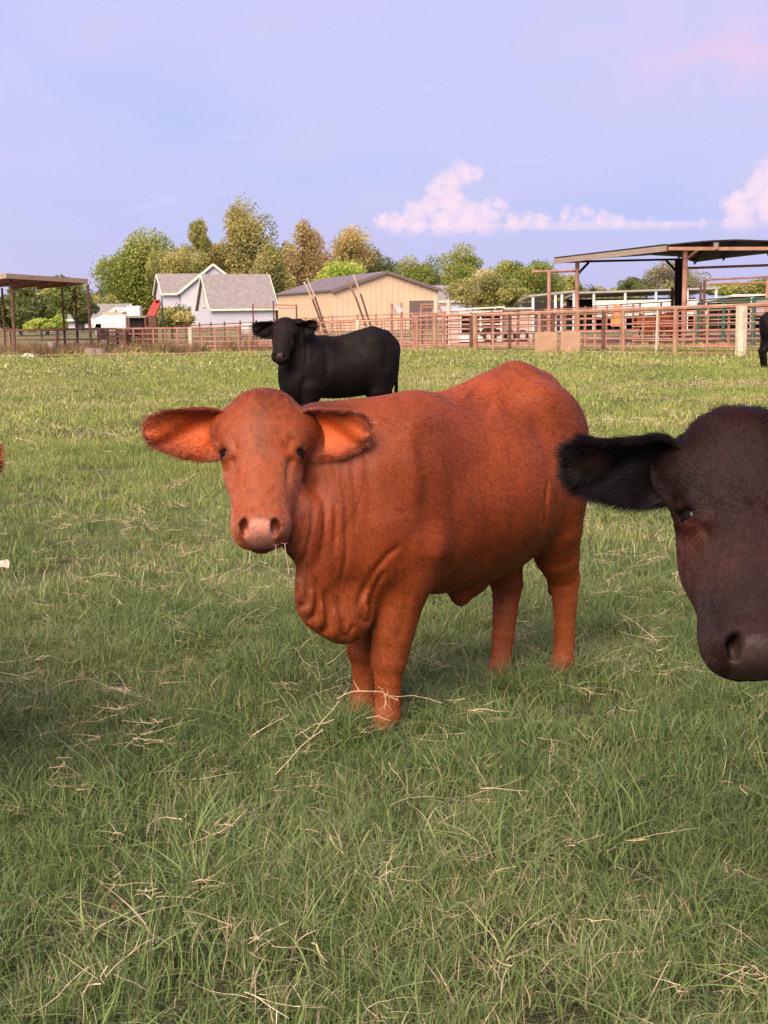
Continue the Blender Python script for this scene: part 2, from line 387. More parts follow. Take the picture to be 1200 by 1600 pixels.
for i in range(6): tuft('tuft', M_BLADE_FAR, cf, n=44, spread=.30, hmin=.030, hmax=.10, wid=.006, lean=.6, seed=300+i, nseg=2, dry=.02)
cff = coll('tufts_distant')
for i in range(5): tuft('tuft', M_BLADE_FAR, cff, n=50, spread=.7, hmin=.03, hmax=.11, wid=.014, lean=.5, seed=400+i, nseg=2, dry=.04)
def clumpy(P, s, lo, seed):
    """thins a point set by noise so that the sward grows in clumps"""
    n = vnoise2(P, s, seed); g = np.random.default_rng(seed); return P[g.random(len(P)) < np.clip((.72+lo*n*1.2), .24, 1)]
def vnoise2(P, s, seed=0):
    return np.sin(P[:, 0]*s+seed+1.7*np.sin(P[:, 1]*s*.8+seed*2))*np.cos(P[:, 1]*s*1.1+seed*.7+1.3*np.sin(P[:, 0]*s*.6))
DEN = GRASS_D
Pl = wedge(150*DEN, 1.9, 6.6, 31); Pl = Pl[np.random.default_rng(8).random(len(Pl)) < np.clip(.5+.5*vnoise2(Pl, 4.3, 9), .08, 1)]
for fx_, fy_ in ((-.02, 4.19), (-.10, 4.32), (.70, 4.80), (.42, 4.68)):     # deeper grass round the calf's feet
    gg = np.random.default_rng(int(abs(fx_)*100)); q = np.stack([fx_+gg.normal(0, .09, 110), fy_-.09+gg.normal(0, .07, 110)], 1); Pl = np.concatenate([Pl, np.column_stack([q, gheight(q[:, 0], q[:, 1])])])
scatter('grass_long', Pl, cl_, .6, 1.25, tilt=.2, seed=5)
scatter('grass_near', clumpy(wedge(620*DEN, 1.9, 6.4, 1), 7.0, .55, 1), cn, .65, 1.35, seed=1)
scatter('grass_middle', clumpy(wedge(190*DEN, 6.2, 14.5, 2), 3.0, .45, 2), cm_, .65, 1.35, seed=2)
scatter('grass_far', clumpy(wedge(30*DEN, 14.2, 30, 3), 1.2, .4, 3), cf, .6, 1.3, seed=3)
scatter('grass_distant', clumpy(wedge(9*DEN, 29.5, FY-1.0, 4, 1.25), .7, .35, 4), cff, .6, 1.2, seed=4)
# pale dead runners and straw lying on the grass
M_STRAW = material('straw', (.52, .37, .22), rough=.8, col2=(.66, .52, .36), scale=30)
def straw_clump(seed, n=7, big=1.0):
    g = np.random.default_rng(seed); mb = MB()
    for i in range(n):
        a = g.uniform(0, 6.28); L_ = g.uniform(.03, .12)*big; p = Vector((g.normal(0, .012), g.normal(0, .012), g.uniform(.035, .06)))
        d = Vector((math.cos(a), math.sin(a), g.uniform(-.05, .45))); r = g.uniform(.0005, .0013)
        pts = [p.copy()]; ns = 5
        for k in range(ns):
            d = (d+Vector(g.normal(0, .25, 3))).normalized(); d.z = d.z*.6-.02; p = p+d*L_/ns; p.z = max(p.z, .02); pts.append(p.copy())
            if g.random() < .35 and k > 1: mb.tube(p, p+(d+Vector(g.normal(0, .7, 3))).normalized()*L_*.28, r*.8, r*.2, n=3)
        for k, (q0, q1) in enumerate(zip(pts[:-1], pts[1:])): mb.tube(q0, q1, r*(1-.14*k), r*(1-.14*(k+1)), n=3)
    return mb
cs_ = coll('straw_source')
for i in range(10):
    o = straw_clump(500+i, n=int(rng.integers(2, 9)), big=float(rng.uniform(.7, 1.35))).build('straw', M_STRAW); C.objects.unlink(o); cs_.objects.link(o)
Ps = wedge(22, 1.9, 9, 11); Ps[:, 2] += .02
scatter('dry_straw', Ps, cs_, .6, 1.3, tilt=.25, seed=21)
Ps = wedge(3.0, 9, 24, 12); Ps[:, 2] += .02
scatter('dry_straw_far', Ps, cs_, .9, 2.0, tilt=.25, seed=22)
# ================================================================== cattle
# A body is one surface grown from smoothly blended tapered volumes (a distance field), then meshed.
def sd_ell(p, c, r, M=None):
    q = p - c
    if M is not None: q = q @ M.T
    k0 = np.linalg.norm(q/r, axis=1); k1 = np.linalg.norm(q/(r*r), axis=1)
    return k0*(k0-1)/np.maximum(k1, 1e-9)
def sd_cone(p, a, b, ra, rb):
    ba = b-a; l2 = ba @ ba; h = np.clip(((p-a) @ ba)/l2, 0, 1)
    return np.linalg.norm(p-a-h[:, None]*ba, axis=1) - (ra+(rb-ra)*h)
def smin(a, b, k):
    h = np.maximum(k-np.abs(a-b), 0)/k
    return np.minimum(a, b) - h*h*k*.25
def seg_dist(p, pts):
    d = np.full(len(p), 1e9); par = np.zeros(len(p)); n = len(pts)-1
    for i in range(n):
        a, b = pts[i], pts[i+1]; ba = b-a; h = np.clip(((p-a) @ ba)/(ba @ ba), 0, 1)
        q = np.linalg.norm(p-a-h[:, None]*ba, axis=1); m = q < d
        d[m] = q[m]; par[m] = (i+h[m])/n
    return d, par
class Field:
    def __init__(s): s.ops = []
    def ell(s, c, r, k=.06, M=None): s.ops.append(('e', np.array(c, float), np.array(r, float), k, None if M is None else np.array(M, float)))
    def cone(s, a, b, ra, rb, k=.04): s.ops.append(('c', np.array(a, float), np.array(b, float), ra, rb, k))
    def chain(s, pts, k=.03):
        s.ops.append(('h', np.array(pts, float), k))
    def stroke(s, pts, w_, amp, taper=True):
        """amp > 0 carves a groove of half-width w_, amp < 0 raises a ridge"""
        s.ops.append(('s', [np.array(q, float) for q in pts], w_, amp, taper))
    def cut(s, c, r, k=.01, M=None): s.ops.append(('x', np.array(c, float), np.array(r, float), k, None if M is None else np.array(M, float)))
    def ev(s, p):
        F = np.full(len(p), 1.0)
        for o in s.ops:
            if o[0] == 'e':
                _, c, r, k, M = o; m = np.linalg.norm(p-c, axis=1) < r.max()+k+.12
                if not m.any(): continue
                F[m] = smin(F[m], sd_ell(p[m], c, r, M), k)
            elif o[0] == 'c':
                _, a, b, ra, rb, k = o; m = np.linalg.norm(p-(a+b)/2, axis=1) < np.linalg.norm(a-b)/2+max(ra, rb)+k+.12
                if not m.any(): continue
                F[m] = smin(F[m], sd_cone(p[m], a, b, ra, rb), k)
            elif o[0] == 'h':
                _, q, k = o; lo = (q[:, :3]-q[:, 3:4]).min(0)-k-.12; hi = (q[:, :3]+q[:, 3:4]).max(0)+k+.12
                m = ((p > lo) & (p < hi)).all(1)
                if not m.any(): continue
                pm = p[m]; D = None
                for a, b in zip(q[:-1], q[1:]):
                    d = sd_cone(pm, a[:3], b[:3], a[3], b[3]); D = d if D is None else smin(D, d, .006)
                F[m] = smin(F[m], D, k)
            elif o[0] == 'x':
                _, c, r, k, M = o; m = np.linalg.norm(p-c, axis=1) < r.max()+k+.03
                if not m.any(): continue
                F[m] = -smin(-F[m], sd_ell(p[m], c, r, M), k)
            else:
                _, pts, w_, amp, tp = o
                lo = np.min(pts, 0)-3*w_; hi = np.max(pts, 0)+3*w_
                m = ((p > lo) & (p < hi)).all(1)
                if not m.any(): continue
                d, t = seg_dist(p[m], pts)
                e = np.exp(-(d/w_)**2)
                if tp: e = e*np.clip(4*t*(1-t)*1.6, 0, 1)
                F[m] += amp*e
        return F
def surface_net(field, lo, hi, h, sub=4):
    lo = np.array(lo, float); H = h*sub
    nc = np.ceil((np.array(hi)-lo)/H).astype(int)+1
    g = np.stack(np.meshgrid(*[np.arange(n) for n in nc], indexing='ij'), -1).reshape(-1, 3)
    Fc = field.ev(lo+g*H).reshape(nc)
    nf = (nc-1)*sub+1
    F = np.repeat(np.repeat(np.repeat(Fc, sub, 0), sub, 1), sub, 2)
    off = sub//2
    F = F[off:off+nf[0], off:off+nf[1], off:off+nf[2]]
    F = np.pad(F, [(0, nf[i]-F.shape[i]) for i in range(3)], mode='edge').astype(np.float32)
    near = np.abs(Fc) < H*1.9
    nm = np.repeat(np.repeat(np.repeat(near, sub, 0), sub, 1), sub, 2)[off:off+nf[0], off:off+nf[1], off:off+nf[2]]
    nm = np.pad(nm, [(0, nf[i]-nm.shape[i]) for i in range(3)], mode='edge')
    idx = np.argwhere(nm)
    vals = np.empty(len(idx), np.float32)
    for i in range(0, len(idx), 400000):
        vals[i:i+400000] = field.ev(lo+idx[i:i+400000]*h)
    F[nm] = vals
    S = F < 0
    c = [S[i:S.shape[0]-1+i, j:S.shape[1]-1+j, k:S.shape[2]-1+k] for i in (0, 1) for j in (0, 1) for k in (0, 1)]
    cnt = sum(x.astype(np.int8) for x in c)
    act = (cnt > 0) & (cnt < 8)
    ids = np.argwhere(act); vid = np.full(act.shape, -1, np.int32); vid[act] = np.arange(len(ids))
    P = np.zeros((len(ids), 3)); W = np.zeros(len(ids))
    cs = [(i, j, k) for i in (0, 1) for j in (0, 1) for k in (0, 1)]
    for a in cs:
        for ax in range(3):
            if a[ax]: continue
            b = list(a); b[ax] = 1
            fa = F[ids[:, 0]+a[0], ids[:, 1]+a[1], ids[:, 2]+a[2]]; fb = F[ids[:, 0]+b[0], ids[:, 1]+b[1], ids[:, 2]+b[2]]
            m = (fa < 0) != (fb < 0); t = np.zeros(len(ids)); t[m] = fa[m]/(fa[m]-fb[m])
            q = np.tile(np.array(a, float), (len(ids), 1)); q[:, ax] += t
            P[m] += q[m]; W[m] += 1
    V = lo + (ids+P/W[:, None])*h
    quads = []
    for ax in range(3):
        o1, o2 = [(1, 2), (2, 0), (0, 1)][ax]
        sl0 = [slice(None)]*3; sl1 = [slice(None)]*3; sl0[ax] = slice(0, -1); sl1[ax] = slice(1, None)
        e = np.argwhere(S[tuple(sl0)] != S[tuple(sl1)])
        e = e[(e[:, o1] > 0) & (e[:, o2] > 0) & (e[:, o1] < act.shape[o1]) & (e[:, o2] < act.shape[o2])]
        def cell(d1, d2):
            q = e.copy(); q[:, o1] -= d1; q[:, o2] -= d2; return vid[q[:, 0], q[:, 1], q[:, 2]]
        Q = np.stack([cell(1, 1), cell(0, 1), cell(0, 0), cell(1, 0)], 1)
        ins = S[e[:, 0], e[:, 1], e[:, 2]]
        Q[~ins] = Q[~ins][:, ::-1]; quads.append(Q)
    Q = np.concatenate(quads); Q = Q[(Q >= 0).all(1)]
    return V, Q
def smooth_mesh(V, Q, it=2, lam=.5):
    a = np.concatenate([Q[:, [0, 1]], Q[:, [1, 2]], Q[:, [2, 3]], Q[:, [3, 0]]]); a = np.concatenate([a, a[:, ::-1]])
    deg = np.bincount(a[:, 0], minlength=len(V))[:, None]
    for i in range(it):
        for l_ in (lam, -lam*1.04):
            acc = np.stack([np.bincount(a[:, 0], weights=V[a[:, 1], j], minlength=len(V)) for j in range(3)], 1)
            V = V + l_*(acc/np.maximum(deg, 1)-V)
    return V
def vnormals(V, Q):
    n = np.cross(V[Q[:, 2]]-V[Q[:, 0]], V[Q[:, 3]]-V[Q[:, 1]])
    N_ = np.zeros_like(V)
    for j in range(Q.shape[1]):
        for k in range(3): N_[:, k] += np.bincount(Q[:, j], weights=n[:, k], minlength=len(V))
    return N_/np.maximum(np.linalg.norm(N_, axis=1), 1e-12)[:, None]
def unit(v): v = np.asarray(v, float); return v/np.linalg.norm(v)

def vnoise(p, s, seed=0):
    """smooth value noise in numpy, -1..1"""
    q = p*s+seed*17.3; i = np.floor(q).astype(np.int64); f = q-i; f = f*f*(3-2*f); r = 0
    def hsh(a): 
        h = (a[:, 0]*374761393+a[:, 1]*668265263+a[:, 2]*2147483647+seed*1013) & 0x7fffffff
        h = ((h ^ (h >> 13))*1274126177) & 0x7fffffff
        return ((h ^ (h >> 16)) & 0xffff)/32767.5-1
    for dx in (0, 1):
        for dy in (0, 1):
            for dz in (0, 1):
                wgt = (f[:, 0] if dx else 1-f[:, 0])*(f[:, 1] if dy else 1-f[:, 1])*(f[:, 2] if dz else 1-f[:, 2])
                r = r+wgt*hsh(i+np.array([dx, dy, dz]))
    return r

def head_frame(poll, muz, left):
    a = unit(np.array(muz)-poll); l = np.array(left, float); l = unit(l-a*(l @ a)); u = np.cross(a, l)
    return np.array(poll, float), a, l, u
class Head:
    def __init__(s, poll, muz, left, sc=1.0, taper=0.0, ta=.15):
        s.tp = taper; s.ta = ta
        s.o, s.a, s.l, s.u = head_frame(poll, muz, left)
        # u must point away from the throat (dorsal)
        s.sc = sc; s.M = np.stack([s.a, s.l, s.u])
    def wd(s, a): return 1-s.tp*min(1, max(0, (a-s.ta)/.17))
    def p(s, a, l, u): return s.o + (s.a*a+s.l*l*s.wd(a)+s.u*u)*s.sc
def add_head(F, H, p):
    sc = H.sc; M = H.M
    E = lambda c, r, k=.05: F.ell(H.p(*c), np.array((r[0], r[1]*H.wd(c[0]), r[2]))*sc, k*sc, M)
    K = lambda a, b, ra, rb, k=.05: F.cone(H.p(*a), H.p(*b), ra*sc, rb*sc, k*sc)
    E((.070, 0, -.085), (.105, .112, .090))
    E((.034, 0, -.064), (.056, .090, .058), .05)              # poll
    E((.120, 0, -.082), (.130, .124, .056), .05)                # forehead
    for s in (1, -1):
        E((.088, .080*s, -.072), (.050, .056, .046), .04)         # temple
        E((.150, .094*s, -.066), (.068, .040, .042), .04)     # brow
        E((.20, .070*s, -.155), (.125, .042, .085), .05)       # cheek
        E((.225, .088*s, -.110), (.060, .024, .028), .03)      # below the eye
        E((.365, .048*s, -.105), (.080, .036, .048), .04)
        E((.09, .125*s, -.095), (.05, .045, .045), .05)         # ear root
        E((.450, .055*s, -.070), (.038, .032, .044), .035)      # nostril wing
        E((.435, .040*s, -.122), (.048, .042, .030), .04)       # upper lip
    K((.14, 0, -.100), (.42, 0, -.085), .100, .066, .06)       # nose bridge
    E((.33, 0, -.055), (.13, .056, .034), .04)
    K((.10, 0, -.205), (.40, 0, -.148), .068, .044, .06)       # lower jaw
    E((.435, 0, -.082), (.052, .076, .056), .04)               # muzzle
    E((.458, 0, -.062), (.038, .056, .046), .025)
    E((.448, 0, -.160), (.042, .050, .024), .015)               # chin
    # eye sockets, nostrils, mouth
    for s in (1, -1):
        F.cut(H.p(.196, .124*s, -.056), np.array((.0135, .030, .022))*sc, .007*sc, M)
        F.stroke([H.p(.194, .098*s, -.042), H.p(.182, .112*s, -.046), H.p(.180, .126*s, -.056), H.p(.188, .138*s, -.070)], .0065*sc, -.011*sc)
        F.stroke([H.p(.206, .100*s, -.046), H.p(.213, .114*s, -.054), H.p(.210, .130*s, -.066)], .006*sc, -.006*sc)
        F.stroke([H.p(.160, .112*s, -.040), H.p(.172, .126*s, -.046), H.p(.192, .132*s, -.048), H.p(.212, .128*s, -.056)], .006*sc, .004*sc)
        F.stroke([H.p(.214, .100*s, -.050), H.p(.232, .084*s, -.045), H.p(.26, .076*s, -.050), H.p(.31, .070*s, -.058), H.p(.36, .066*s, -.066)], .014*sc, .0072*sc)
        F.stroke([H.p(.209, .132*s, -.103), H.p(.23, .124*s, -.098), H.p(.25, .110*s, -.09)], .008*sc, .003*sc)
        F.stroke([H.p(.150, .105*s, -.030), H.p(.175, .085*s, -.026), H.p(.21, .072*s, -.030)], .016*sc, .005*sc)
        F.cut(H.p(.466, .050*s, -.030), np.array((.025, .0115, .030))*sc, .008*sc, M)
        F.stroke([H.p(.448, .040*s, -.012), H.p(.452, .058*s, -.018), H.p(.462, .068*s, -.035), H.p(.470, .072*s, -.065)], .007*sc, .005*sc)
        F.stroke([H.p(.10, .118*s, -.060), H.p(.125, .132*s, -.075), H.p(.15, .137*s, -.085)], .016*sc, .006*sc)
        F.stroke([H.p(.13, .085*s, -.028), H.p(.115, .105*s, -.040), H.p(.12, .125*s, -.06)], .010*sc, -.003*sc)
        F.stroke([H.p(.31, .088*s, -.12), H.p(.35, .085*s, -.13), H.p(.39, .082*s, -.13)], .015*sc, .006*sc)
        F.stroke([H.p(.30, .075*s, -.13), H.p(.36, .070*s, -.12), H.p(.41, .074*s, -.125)], .016*sc, .004*sc)
    m_ = [(.40, .085, -.118), (.445, .078, -.133), (.475, .045, -.134), (.483, 0, -.136), (.475, -.045, -.134), (.445, -.078, -.133), (.40, -.085, -.118)]
    F.stroke([H.p(*q) for q in m_], .0060*sc, .012*sc, False)
    F.stroke([H.p(.405, .0, -.018), H.p(.405, .03, -.021), H.p(.41, .055, -.031)], .012*sc, .004*sc)
    F.stroke([H.p(.405, .0, -.018), H.p(.405, -.03, -.021), H.p(.41, -.055, -.031)], .012*sc, .004*sc)

def ear_mesh(H, side, length=.235, width=.15, dirv=None, face=None, droop=.02, n=28, root=.30, at_=.110, ol=.113, ou=-.082):
    """a cupped, pointed ear: outer shell and inner lining, closed at the rim. returns verts, quads, inner flag, root flag"""
    d = unit(dirv); fc = np.array(face, float); fc = unit(fc-d*(fc @ d)); up = np.cross(d, fc)*1.0
    if up[2] < 0: up = -up
    o = H.p(at_, ol*side, ou); L_ = length*H.sc; W_ = width*H.sc/2
    V = []; inner = []; U = []
    nu, nv = n, 18
    for lay in (0, 1):
        for i in range(nu+1):
            t = i/nu
            wd = W_*(root*(1-t)**3 + 1.0*max(0, math.sin(math.pi*min(1, t*.97+.03)**.85))**.55)
            if i == nu: wd = W_*.05
            for j in range(nv+1):
                s_ = j/nv*2-1
                ang = s_*1.25*(1-.35*t)
                cup = (1-abs(s_)**2.0)*(.034*(1-t)**.8+.026)*H.sc*(math.sin(math.pi*min(1, t+.12)) if t > .3 else 1)
                back = -cup + .012*H.sc*abs(s_)**3*(1-t)
                th = .0032*(1-abs(s_)**6)*min(1, (1-t)*6+.05)+.0006
                y = s_*wd*(1-.10*math.cos(ang)*(1-t))
                drop = -droop*t*t + .006*math.sin(6*t+s_*2)
                P = o + d*(t*L_) + up*(y+drop) + fc*(back + (th if lay else -th)*1.0 + .004*math.sin(9*t+3*s_) + .0035*math.sin(5*s_+t*11)*(1 if lay else .3))
                V.append(P); inner.append(lay); U.append((t, s_))
    V = np.array(V); Q = []; st_ = (nu+1)*(nv+1)
    for i in range(nu):
        for j in range(nv):
            a = i*(nv+1)+j; q = [a, a+1, a+nv+2, a+nv+1]
            Q.append(q[::-1]); Q.append([x+st_ for x in q])
    for i in range(nu):
        a = i*(nv+1); b = a+nv; Q.append([a, a+nv+1, a+nv+1+st_, a+st_]); Q.append([b+nv+1, b, b+st_, b+nv+1+st_])
    for j in range(nv):
        a = nu*(nv+1)+j; Q.append([a, a+1, a+1+st_, a+st_])
    return V, np.array(Q), np.array(inner), np.array(U)

def leg(F, pts, k=.028):
    F.chain(pts, k)
def hoof(F, x, y, yaw=0.0, s=1.0):
    c, sn = math.cos(yaw), math.sin(yaw)
    for q in (.021, -.021):
        dx, dy = .012, q
        F.ell((x+(c*dx-sn*dy)*s, y+(sn*dx+c*dy)*s, .030*s), (.046*s, .0235*s, .040*s), .008, [[c, sn, 0], [-sn, c, 0], [0, 0, 1]])

BODY = dict()
def cow_field(P):
    F = Field(); s = 1
    # trunk
    tz, cz = P.get('trunk', (.315, .77))
    F.ell((.20, 0, cz+.005), (.38, .235, tz), .10)
    F.ell((-.06, .0, cz-.005), (.42, .285-(.315-tz)*.5, tz), .10)
    F.ell((-.29, 0, .89), (.29, .225, .27), .10)
    F.ell((-.41, 0, .95), (.155, .165, .20), .08)
    F.chain([(.34, 0, 1.045, .075), (.12, 0, 1.055, .075), (-.12, 0, 1.085, .085), (-.33, 0, 1.145, .085), (-.45, 0, 1.125, .065), (-.54, 0, 1.06, .045)], .09)
    for s in (1, -1):
        F.ell((-.30, .150*s, 1.085), (.08, .045, .05), .10)           # hook bone
        F.ell((-.535, .075*s, 1.01), (.045, .035, .06), .08)             # pin bone
        F.ell((.33, .145*s, .80), (.14, .080, .28), .08)              # shoulder
        F.ell((.46, .125*s, .70), (.10, .080, .14), .06)              # point of shoulder
        F.ell((-.38, .115*s, .84), (.180, .110, .27), .09)             # thigh
    # neck: crest line and throat line
    nk = P['neck']
    for a, b in zip(nk[:-1], nk[1:]): F.cone(a[:3], b[:3], a[3], b[3], .08)
    if P.get('crest'): F.chain(P['crest'], .08)
    for q in P.get('ells', []): F.ell(*q)
    for q in P.get('dewlap', []): F.ell(*q)
    for lg in P['legs']: F.chain(lg, P.get('legk', .03))
    for (x, y, yw) in P['hooves']: hoof(F, x, y, yw)
    for lg in P['legs'][2:]: F.ell((lg[3][0]-.030, lg[3][1], lg[3][2]+.025), (.026, .022, .055), .03)
    if P.get('tail'): F.chain(P['tail'], .02)
    add_head(F, P['head'], P)
    for q in P.get('strokes', []): F.stroke(*q)
    return F

def trace(F, o, dirs, t0=1.5, t1=9.0):
    """distance along each ray to the surface of a field (all in the body's frame)"""
    t = np.full(len(dirs), t0); hit = np.zeros(len(dirs), bool)
    for i in range(90):
        p = o+dirs*t[:, None]; d = F.ev(p); t = t+np.where(hit, 0, np.clip(d*.7, -.05, .25)); hit |= np.abs(d) < .0015
    return o+dirs*t[:, None]
def mat_coat(name, rough=.55, sheen=.0, spec=.22, nscale=9.0, hue_jit=0.0, hair=False, bump=.25):
    m = bpy.data.materials.new(name); m.use_nodes = True; t = m.node_tree
    b = t.nodes['Principled BSDF']; b.inputs['Roughness'].default_value = rough; b.inputs['Specular IOR Level'].default_value = spec
    b.inputs['Sheen Weight'].default_value = sheen; b.inputs['Sheen Roughness'].default_value = .4
    at_ = nd(t, 'ShaderNodeAttribute', attribute_name='coat')
    if hair:
        hi = nd(t, 'ShaderNodeHairInfo'); mr = nd(t, 'ShaderNodeMapRange'); t.links.new(hi.outputs['Random'], mr.inputs[0])
        mr.inputs[3].default_value = .80; mr.inputs[4].default_value = 1.22
        sc_ = nd(t, 'ShaderNodeVectorMath', operation='SCALE'); t.links.new(at_.outputs['Color'], sc_.inputs[0]); t.links.new(mr.outputs[0], sc_.inputs['Scale'])
        t.links.new(sc_.outputs[0], b.inputs['Base Color'])
    else:
        tcn = nd(t, 'ShaderNodeTexCoord'); mp = nd(t, 'ShaderNodeMapping'); mp.inputs['Scale'].default_value = (1, 1, .25)
        t.links.new(tcn.outputs['Object'], mp.inputs[0])
        n = nd(t, 'ShaderNodeTexNoise'); n.inputs['Scale'].default_value = 260; n.inputs['Detail'].default_value = 3; t.links.new(mp.outputs[0], n.inputs['Vector'])
        mr = nd(t, 'ShaderNodeMapRange'); t.links.new(n.outputs[0], mr.inputs[0]); mr.inputs[1].default_value = .3; mr.inputs[2].default_value = .7
        mr.inputs[3].default_value = .75; mr.inputs[4].default_value = 1.2
        sc_ = nd(t, 'ShaderNodeVectorMath', operation='SCALE'); t.links.new(at_.outputs['Color'], sc_.inputs[0]); t.links.new(mr.outputs[0], sc_.inputs['Scale'])
        t.links.new(sc_.outputs[0], b.inputs['Base Color'])
        bp = nd(t, 'ShaderNodeBump'); bp.inputs['Strength'].default_value = bump; bp.inputs['Distance'].default_value = .004
        t.links.new(n.outputs[0], bp.inputs['Height']); t.links.new(bp.outputs[0], b.inputs['Normal'])
    return m
M_COAT = mat_coat('coat_skin'); M_HAIR = mat_coat('coat_hair', rough=.30, sheen=0, spec=.48, hair=True)
M_HAIRD = mat_coat('dark_coat_hair', rough=.42, sheen=0, spec=.20, hair=True)
M_COATD = mat_coat('dark_coat_skin', rough=.6, spec=.12)
M_NOSE = mat_coat('muzzle_skin', rough=.55, sheen=0, spec=.26, bump=.6)
M_EYE = material('eye', (.004, .003, .003), rough=.10, spec=.16, var=.1)
M_HOOF = material('hoof', (.05, .04, .035), rough=.5)

def set_attr(me, cols):
    a = me.attributes.new('coat', 'FLOAT_COLOR', 'POINT')
    a.data.foreach_set('color', np.concatenate([cols, np.ones((len(cols), 1))], 1).astype(np.float32).ravel())

def fur_object(name, V, Q, wgt, n, length, direc, cols, parent, rad=.00035, lift=.22, seed=1, curl=.10, npt=4, streak=.24, hmat=None):
    """n short hairs rooted on the surface; length, direction and colour per vertex"""
    g = np.random.default_rng(seed)
    tri = np.concatenate([Q[:, [0, 1, 2]], Q[:, [0, 2, 3]]])
    A = np.linalg.norm(np.cross(V[tri[:, 1]]-V[tri[:, 0]], V[tri[:, 2]]-V[tri[:, 0]]), axis=1)/2*wgt[tri].mean(1)
    cdf = np.cumsum(A); ti = np.searchsorted(cdf, g.random(n)*cdf[-1]); ti = np.minimum(ti, len(tri)-1); T = tri[ti]
    r1 = np.sqrt(g.random(n)); r2 = g.random(n); b = np.stack([1-r1, r1*(1-r2), r1*r2], 1)[:, :, None]
    Nn = vnormals(V, Q)
    P = (V[T]*b).sum(1); nn = (Nn[T]*b).sum(1); dd = (direc[T]*b).sum(1)
    nn /= np.maximum(np.linalg.norm(nn, axis=1), 1e-9)[:, None]
    cl = np.stack([vnoise(P, 55, k) for k in (1, 2, 3)], 1); cl2 = np.stack([vnoise(P, 14, k) for k in (4, 5, 6)], 1)
    dd = dd + cl*.20 + cl2*.20 + g.normal(0, curl, (n, 3))
    dd -= nn*(dd*nn).sum(1)[:, None]; dd /= np.maximum(np.linalg.norm(dd, axis=1), 1e-9)[:, None]
    lf = lift*(1+.5*g.normal(0, 1, n))[:, None]
    d = dd+nn*np.clip(lf, .06, 1.2); d /= np.linalg.norm(d, axis=1)[:, None]
    ln = (length[T]*b[:, :, 0]).sum(1)*g.uniform(.6, 1.25, n)
    t = np.linspace(0, 1, npt)
    pts = P[:, None, :] + d[:, None, :]*(ln[:, None]*t)[:, :, None] - nn[:, None, :]*(ln[:, None]*.16*t**2)[:, :, None] - np.array([0, 0, 1.0])*(ln[:, None]*.10*t**2)[:, :, None]
    pts += (cl[:, None, :]*(ln[:, None]*.10*t**2)[:, :, None])
    stx = vnoise(P*np.array([120, 120, 22.]), 1.0, 41)+.6*vnoise(P*np.array([45, 45, 9.]), 1.0, 42)
    col = (cols[T]*b).sum(1)*(1+.05*cl2[:, :1])*(1+streak*stx[:, None])
    hc = bpy.data.hair_curves.new(name); hc.add_curves([npt]*n)
    hc.attributes['position'].data.foreach_set('vector', pts.astype(np.float32).ravel())
    ra = hc.attributes.get('radius') or hc.attributes.new('radius', 'FLOAT', 'POINT')
    rr = (rad*g.uniform(.7, 1.3, n))[:, None]*(1-.85*t**1.5); ra.data.foreach_set('value', rr.astype(np.float32).ravel())
    ca = hc.attributes.new('coat', 'FLOAT_COLOR', 'CURVE')
    ca.data.foreach_set('color', np.concatenate([np.clip(col, 0, 1), np.ones((n, 1))], 1).astype(np.float32).ravel())
    hc.materials.append(hmat or M_HAIR)
    o = bpy.data.objects.new(name, hc); C.objects.link(o); o.parent = parent
    return o

